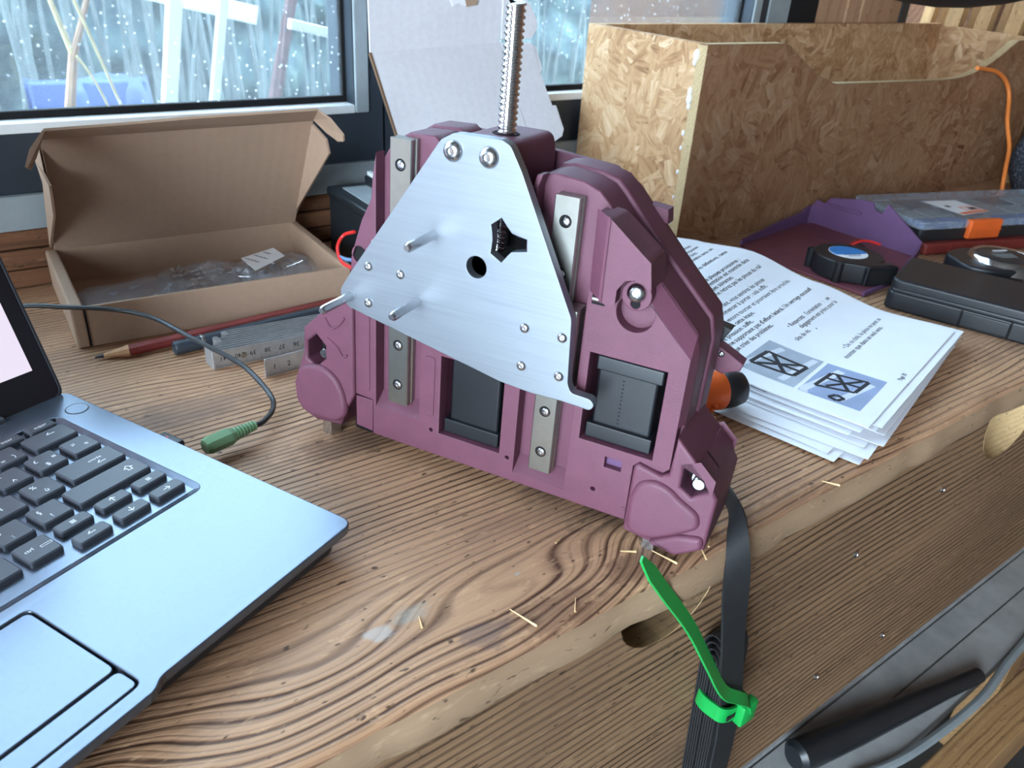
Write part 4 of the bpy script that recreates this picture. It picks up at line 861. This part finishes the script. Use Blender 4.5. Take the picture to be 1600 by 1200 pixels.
LINES = [(85, 51.5, '• De ce côté, la pièce ne peut se', 4.6, 190), (91, 44.5, 'monter que dans un seul sens.', 4.6, 172),
 (85, 95, "• Respectez   l'orientation   :   un", 4.6, 190), (91, 88.5, 'dégagement est prévu pour la', 4.6, 190), (91, 82, 'tête de vis.', 4.6, None), (124, 79, '•', 4.6, None),
 (12, 112, "• Les rails ne supportent pas d'effort latéral. Un serrage excessif", 4.8, 192), (17, 105, 'ne fait que créer des problèmes.', 4.8, 98),
 (4, 118.6, 'une très légère pression suffit.', 4.8, 92), (10, 125.2, 'normal à cette étape.', 4.8, 108), (10, 131.8, 'encore tourner et pourraient être arrachés', 4.8, 192), (12, 140, 'commencer à porter : cela suffit.', 4.8, 164), (12, 146.6, 'En serrant, vous sentirez les pinces', 4.8, 172),
 (40, 152, 'tionnement.', 4.8, 70), (12, 159, 'ne retirez pas les pinces du rail', 4.8, 191), (12, 165.2, 'dans les étapes suivantes.', 4.8, 150), (12, 171.2, 'orientation est montrée dans', 4.8, 191), (12, 177, '• Les plaques provisoires :', 4.8, 184),
 (12, 193, 'sur les définitives, cette', 4.8, 192), (12, 200, 'moteur.', 4.8, 118), (12, 207, 'la poutre avec un', 4.8, 192), (12, 214, 'Contrôlez', 4.8, 176), (12, 221, 'ne pas dépasser', 4.8, 192), (12, 228, 'les plaquettes', 4.8, 190), (82, 4.5, 'Page 30', 3.4, None)]
for (a, b, t, sz, right) in LINES:
    # measure the line, then stretch it to end at its right margin as printed
    cu = bpy.data.curves.new('w', 'FONT'); cu.body = t; cu.size = sz*1.3; ob_ = bpy.data.objects.new('w', cu); COL.objects.link(ob_); bpy.context.view_layer.update(); wd_ = max(ob_.dimensions.x, 1e-3); bpy.data.objects.remove(ob_); bpy.data.curves.remove(cu)
    if right is None: sxx = 1.0; a0 = a
    else:
        sxx = (right-a)/wd_; a0 = a
        if sxx > 1.2 or sxx < 0.6: sxx = min(max(sxx, 0.8), 1.05); a0 = right-wd_*sxx
    text('text_line', t, sz*1.3, M_ink, tp_, None, (lambda a0, b: (lambda x, y: pf(a0+x, b+y, 0.15)))(a0, b), 'LEFT', sxx)
M_ph = plain('photo_grey', (168, 178, 192), 0.6, 0, 0.12, 40); M_ph2 = plain('photo_blue_grey', (150, 166, 198), 0.6, 0, 0.1, 40); M_ph3 = plain('photo_light', (214, 220, 230), 0.6, 0, 0.06, 40); M_phd = plain('photo_dark', (40, 44, 52), 0.6, 0, 0.15, 60)
def quad(name, pts, mat, parent, up):
    k = 6; vs = []; fs = []; P = [Vector((*q, 0)) for q in pts]
    for i in range(k+1):
        for j in range(k+1):
            s, t = i/k, j/k; q = P[0]*(1-s)*(1-t)+P[1]*s*(1-t)+P[2]*s*t+P[3]*(1-s)*t; vs.append(pf(q.x, q.y, up))
    for i in range(k):
        for j in range(k): a = i*(k+1)+j; fs.append((a, a+k+1, a+k+2, a+1))
    return raw(name, vs, fs, mat, parent)
def bar(pts, w, mat, parent, up):
    for (x0, y0), (x1, y1) in zip(pts, pts[1:]):
        d = Vector((x1-x0, y1-y0, 0)); n_ = Vector((-d.y, d.x, 0)).normalized()*w/2
        quad('photo_detail', [(x0-n_.x, y0-n_.y), (x1-n_.x, y1-n_.y), (x1+n_.x, y1+n_.y), (x0+n_.x, y0+n_.y)], mat, parent, up)
ph1 = quad('photograph', rect(17.5, 55, 73, 97), M_ph, tp_, 0.16); ph2 = quad('photograph', rect(17, 11, 72.5, 52), M_ph2, tp_, 0.16)
bar([(22, 95), (68, 84)], 5, M_ph3, ph1, 0.2); bar([(22, 66), (70, 60)], 5, M_ph3, ph1, 0.2)
for seg in ([(30, 92), (34, 62)], [(55, 90), (54, 60)], [(32, 88), (54, 64)], [(33, 68), (55, 86)], [(30, 92), (55, 90)], [(34, 62), (54, 60)], [(43, 91), (44, 61)]): bar(seg, 3.2, M_phd, ph1, 0.24)
bar([(20, 50), (66, 40)], 6, M_ph3, ph2, 0.2); bar([(22, 26), (60, 17)], 5, M_ph3, ph2, 0.2); quad('photo_detail', [(17.5, 45), (30, 51.5), (17.5, 51.5), (17.5, 51)], M_ph3, ph2, 0.19)
for seg in ([(32, 46), (40, 22)], [(58, 44), (62, 20)], [(36, 40), (60, 24)], [(39, 26), (58, 40)], [(32, 46), (58, 44)], [(40, 22), (62, 20)], [(48, 45), (50, 21)], [(22, 33), (28, 30), (26, 24), (20, 27), (22, 33)]): bar(seg, 2.8, M_phd, ph2, 0.24)
pfl = page_fn(3, -4, 0.012, 12.4, 0.9)
# dark printed picture showing on the sheet below, left of the top page
o = raw('photo_detail', [pfl(-3+q[0]*0.4, q[1], 0.35) for q in ((0, 70), (2, 70), (2, 96), (0, 98))], [(0, 1, 2, 3)], M_phd, tp_)

# ------------------------------------------------------------------ screwdriver lying on the pages behind the machine
sdv = thing('screwdriver', 'orange and black screwdriver handle lying on the paper stack', 'screwdriver')
a = Vector((288.6, 313.4, 18.5)); d = Vector((0.968, -0.25, -0.004)).normalized(); fm = frame_to(a, d)
lathe('grip', [(0, 0), (9, 1), (11.5, 10), (10.5, 30), (11.5, 55), (12.5, 75), (12.6, 83), (11.9, 84), (0, 84)], M_orange, sdv, 24, fm)
lathe('end_cap', [(11.6, 83.5), (12.4, 85), (12.2, 92), (10.5, 98.5), (7, 101.2), (0, 101.8)], M_blk, sdv, 24, fm)
for i in range(3):
    for j in range(4):
        b_ = bmesh.new(); an = math.radians(200+j*24); bmesh.ops.create_icosphere(b_, subdivisions=2, radius=1.7, matrix=fm @ Matrix.Translation((12.2*math.cos(an), 12.2*math.sin(an), 63+i*5.5))); from_bm('grip_dimple', b_, M_orange, sdv, True)
lathe('blade', [(3, -22), (3, 1)], M_steel, sdv, 12, fm)

# ------------------------------------------------------------------ violet printed tray with blower fan
ty = thing('printed_tray', 'violet 3D-printed cover tray lying before the strand board crate', 'tray')
base_ = [(650, 381), (708, 389), (797, 423), (794, 548), (775, 551), (650, 526), (640, 500)]
poly('tray_floor', base_, 0.4, 3.2, M_purple_fl, ty, [], 0.4)
def wallseg(name, a, b, h0, h1, th=2.6, holes=()):
    A = Vector((*a, 0)); B = Vector((*b, 0)); L = (B-A).length; ang = math.atan2(B.y-A.y, B.x-A.x)
    return A, L, Matrix.Translation(A) @ Matrix.Rotation(ang, 4, 'Z')
A, L, mt = wallseg('w', (798, 421), (793, 555), 0, 0)
poly('tall_wall', [(0, 0.5), (L, 0.5), (L, 20), (L-6, 30), (L-16, 28), (L-22, 36), (L-46, 41), (72, 44), (62, 44), (58, 37), (49, 35), (45, 46.5), (12, 27), (0, 20)], -1.4, 1.4, M_purple2, ty, [], 0.4, mt @ XZ)
A, L, mt = wallseg('w', (650, 527), (775, 552), 0, 0); poly('back_wall', [(0, 0.5), (L, 0.5), (L, 17), (L*0.55, 14), (0, 8)], -1.3, 1.3, M_purple2, ty, [], 0.4, mt @ XZ)
A, L, mt = wallseg('w', (708, 388), (798, 421), 0, 0); poly('front_wall', [(0, 0.5), (L, 0.5), (L, 20), (L*0.9, 12), (0, 5)], -1.3, 1.3, M_purple2, ty, [], 0.4, mt @ XZ)
A, L, mt = wallseg('w', (650, 380), (708, 388), 0, 0); poly('front_wall', [(0, 0.5), (L, 0.5), (L, 5), (0, 5)], -1.3, 1.3, M_purple2, ty, [], 0.4, mt @ XZ)
A, L, mt = wallseg('w', (775, 552), (792, 556), 0, 0); poly('corner_wall', [(0, 0.5), (L, 0.5), (L, 22), (0, 18)], -1.3, 1.3, M_purple2, ty, [], 0.4, mt @ XZ)
box('ledge_rib', 0, 44, -4, -1.2, 28, 30.5, M_purple2, ty, 0.4, 1, Matrix.Translation((795, 492, 0)) @ Matrix.Rotation(math.radians(92.8), 4, 'Z') @ Matrix.Scale(-1, 4, (0, 1, 0)))
fn = thing('blower_fan', 'black blower fan with blue and white sticker in the violet tray', 'fan', (683, 424, 3.4), math.radians(-20))
vol = [(31*(1+0.10*i/20)*math.cos(math.radians(-70+i*15)), 31*(1+0.08*i/20)*math.sin(math.radians(-70+i*15))) for i in range(20)]
poly('housing', rounded(vol+[(-2, -36), (26, -36)][::1], 3, 3), 0, 19, M_blk, fn, [], 1.6)
box('outlet', -6, 27, -38, -24, 0.3, 18.6, M_blk, fn, 1.5); box('outlet_opening', -2, 23, -38.4, -37.4, 3, 16, M_dark, fn)
for x, y in ((-28, 20), (29, 24), (-25, -22)): lathe('mount_ear', [(4, 0), (4, 18.5), (2.2, 18.5), (2.2, 17)], M_blk, fn, 14, Matrix.Translation((x, y, 0)))
stk = lathe('sticker', [(0, 19.25), (18, 19.25), (18, 19.0)], M_white, fn, 32, Matrix.Translation((0, 3, 0)))
poly('sticker_print', [(17.6*math.cos(math.radians(t)), 3+17.6*math.sin(math.radians(t))) for t in range(-20, 201, 10)], 19.26, 19.36, plain('sticker_blue', (44, 132, 206), 0.5), fn)
box('sticker_text', -9, 9, -4.0, -2.8, 19.26, 19.34, M_ink, fn); box('sticker_text', -6, 7, -7.6, -6.2, 19.26, 19.34, M_blue, fn)
for k in (0, 1):
    o = tube('lead_wire', spline([(708, 441+3*k, 21.5), (722, 441+4*k, 24), (732, 437+4*k, 24-k), (742, 431+4*k, 21-2*k)]), 1.0, M_redw if k == 0 else M_red, fn, 8); o.matrix_parent_inverse = (Matrix.Translation(Vector((683, 424, 3.4))*K) @ Matrix.Rotation(math.radians(-20), 4, 'Z')).inverted()

# ------------------------------------------------------------------ organizer box on a red tool, black case, tape measure
az = math.atan2(-0.25, 0.97)
rdt = thing('red_toolbox', 'low red painted bar under the clear organizer box', 'bar', (812, 434.5, 0), az)
box('body', 8, 330, -8, 96, 0.3, 12.6, M_red, rdt, 3, 3); box('rivet_plate', 40, 60, -9, -7.6, 4, 9, M_red, rdt, 0.5)
og = thing('organizer_box', 'clear lidded organizer with black base, blue contents and orange latches', 'organizer', (815, 434, 13), az)
poly('tray_base', rounded(rect(0, 0, 260, 105), 6, 4), 0, 12, M_blk2, og, [rounded(rect(3, 3, 257, 102), 5, 4)], 0.6); poly('tray_bottom', rounded(rect(2, 2, 258, 103), 6, 4), 0, 2, M_blk2, og)
rnd = random.Random(31)
for i in range(6):
    for j in range(3):
        x = 10+i*41; y = 8+j*32; box('compartment_tray', x, x+36, y, y+27, 2, 13.5, (M_blue if i % 3 != 2 else M_strip) if j == 0 else M_strip if (i+j) % 3 else M_blk2, og, 1.2)
poly('clear_lid', rounded(rect(-1, -1, 261, 106), 7, 4), 12.5, 21, M_lidclear, og, [], 1.6)
for x in (62, 196): box('latch', x, x+44, -5, 3, 1.5, 21.8, M_orange, og, 1.4); 
box('latch', 62.5, 105.5, -5.6, -4.5, 10, 12, M_orange, og, 0.4)
lm_ = Matrix.Translation((70, 8, 0))
poly('sticker', [(72, 18), (118, 26), (112, 70), (66, 70)], 21.05, 21.25, M_white, og); poly('sticker_print', [(73, 19), (117, 26.5), (116.6, 31), (72.4, 25)], 21.26, 21.36, M_orange, og)
poly('sticker_print', [(92, 30), (114, 33), (112, 46), (90, 44)], 21.26, 21.36, M_orange, og); poly('sticker_print', [(94, 32), (112, 35), (110.6, 44), (92, 42)], 21.37, 21.42, M_white, og); poly('sticker_print', [(100, 33.5), (111, 35.5), (110, 42), (99, 40.5)], 21.43, 21.5, M_ink, og)
poly('sticker_print', [(78, 45), (84, 46), (83, 52), (77, 51)], 21.26, 21.36, M_ink, og)
cs_ = thing('tool_case', 'flat black plastic tool case at the right edge of the bench', 'case', (645, 357, 0), math.atan2(-0.94, 0.35))
def case_half(name, z0, z1, inset): return poly(name, rounded(rect(inset, inset, 230-inset, 82-inset), 8, 5), z0, z1, M_blk, cs_, [], 2.2, None, 3)
case_half('lower_shell', 0.3, 17, 0); case_half('upper_shell', 18, 27.5, 1.0); box('seam', 2, 228, 2, 80, 16.5, 18.5, M_dark, cs_)
box('seam_lip', 4, 226, -0.8, 1.5, 16.8, 20.2, M_blk2, cs_, 0.8); box('latch', 62, 98, -1.6, 2, 3, 15, M_blk2, cs_, 0.8); box('latch_groove', 60.5, 62, -0.6, 2, 1, 16, M_dark, cs_); box('latch_groove', 98, 99.5, -0.6, 2, 1, 16, M_dark, cs_)
tube('lid_ridge', [(95, 78, 27.5), (130, 50, 27.5), (200, 30, 27.5)], 0.8, M_blk2, cs_, 6)
tm = thing('tape_measure', 'round black and chrome tape measure behind the black case', 'tape measure', (792, 338, 0), math.radians(-20))
poly('body', rounded([(-52, -14), (-46, 22), (-20, 34), (24, 32), (36, 10), (32, -24), (4, -34), (-36, -28)], 8, 4), 0.3, 30, M_blk, tm, [], 2.5, None, 2)
lathe('chrome_band', [(31, 8), (33.5, 11), (34, 20), (32, 28), (29.5, 33), (27.5, 34.5), (25, 33.8), (24.5, 33)], M_chrome, tm, 40, Matrix.Translation((0, -2, 0)))
lathe('dial_face', [(0, 33.9), (24, 33.9), (25, 33.2)], M_blk2, tm, 40, Matrix.Translation((0, -2, 0)))
for i, (w_, y_) in enumerate(((15, 7), (22, 1), (22, -3), (18, -7))): box('dial_print', -w_/2, w_/2, y_-0.6, y_+0.6, 33.95, 34.05, M_strip, tm)
box('dial_print', -2, 14, 10, 12.4, 33.95, 34.05, M_white, tm)
box('tape_hook', -57, -54, -8, 4, 3, 16, M_lead, tm, 0.4); box('lock_button', 20, 34, -14, 2, 30, 33, M_blk2, tm, 1)

# ------------------------------------------------------------------ far right: battens, dark fabric, lamp
lmp = thing('lamp_shade', 'black lamp shade hanging at the top right above the crate', 'lamp')
lathe('shade', [(0, 231), (30, 233), (60, 238.5), (85, 246), (110, 257), (112, 262), (105, 268), (60, 290), (20, 305), (14, 330), (0, 330)], M_rubber, lmp, 40, Matrix.Translation((868, 520, 0)))
tube('lamp_cable', [(868, 520, 328), (868, 520, 1690)], 3, M_blk, lmp)
rnd = random.Random(8)
bx = [(1300, 812, 17), (1303, 792, 18), (1300, 769, 22), (1304, 746, 17), (1300, 724, 21), (1304, 699, 23), (1300, 673, 22), (1303, 647, 23), (1300, 621, 22), (1302, 595, 23)]
for i, (x, y, w_) in enumerate(bx):
    wd = w_*0.5; h = 1250+rnd.uniform(-40, 40); sh_ = 62; z0 = -895
    o = raw('wooden_batten', [(x+dx+(5 if i % 2 else 0)*3.6, y+dy+(sh_ if dz == 0 else -sh_*0.55), z0+dz) for dz in (0, h) for dx, dy in ((0, -wd), (15, -wd), (15, wd), (0, wd))], [(0, 1, 2, 3), (7, 6, 5, 4), (0, 4, 5, 1), (1, 5, 6, 2), (2, 6, 7, 3), (3, 7, 4, 0)], M_batten, None)
    tag(o, 'rough wooden batten leaning in the row behind the crate', 'batten', 'battens leaning behind the crate')
fb_ = thing('dark_sack', 'dark speckled fabric bundle at the right end of the crate', 'bag', (1238, 520, -1))
bm = bmesh.new(); bmesh.ops.create_icosphere(bm, subdivisions=4, radius=1, matrix=Matrix.Diagonal((52, 40, 58, 1)))
for v in bm.verts:
    k = 1+0.08*math.sin(v.co.x*0.12+v.co.z*0.07)+0.06*math.sin(v.co.y*0.15); v.co *= k; v.co.z = max(v.co.z, -52)+54
n_ = N('speckled_fabric'); c_ = n_.coord(); n_.P(Base_Color=n_.ramp(n_.noise(c_, 420, 2), [(0.55, lin(40, 44, 54)), (0.7, lin(120, 126, 140))]), Roughness=0.9)
from_bm('fabric', bm, n_.m, fb_, True)

# ------------------------------------------------------------------ splinters and crumbs on the bench
M_chip = plain('pale_splinter', (226, 192, 142), 0.75, 0, 0.1, 200)
SPL = [(262, 205, 12, 1.9), (255, 214, 9, 1.2), (271, 201, 7, 0.7), (262, 196, 8, 1.1), (243, 204, 14, 1.9), (160, 205, 15, 1.9), (185, 200, 9, 0.9), (205, 240, 6, 0.4), (300, 214, 8, 0.8), (372, 204, 10, 2.2), (230, 216, 8, 2.6), (120, 225, 7, 1.3)]
for i, (x, y, l, an) in enumerate(SPL):
    o = raw('wood_splinter', [(-l/2, -0.5, 0.2), (l/2, -0.15, 0.5), (l/2, 0.15, 0.5), (-l/2, 0.5, 0.2), (-l/2, 0, 1.2), (l/2, 0, 0.9)], [(0, 1, 5, 4), (3, 4, 5, 2), (0, 3, 2, 1), (0, 4, 3), (1, 2, 5)], M_chip)
    o.location = Vector((x, y, 0.0))*K; o.rotation_euler = (0, 0, an); tag(o, 'small pale wood splinter lying near the front bench edge', 'splinter', 'splinters near the bench edge')
bpy.context.view_layer.update()
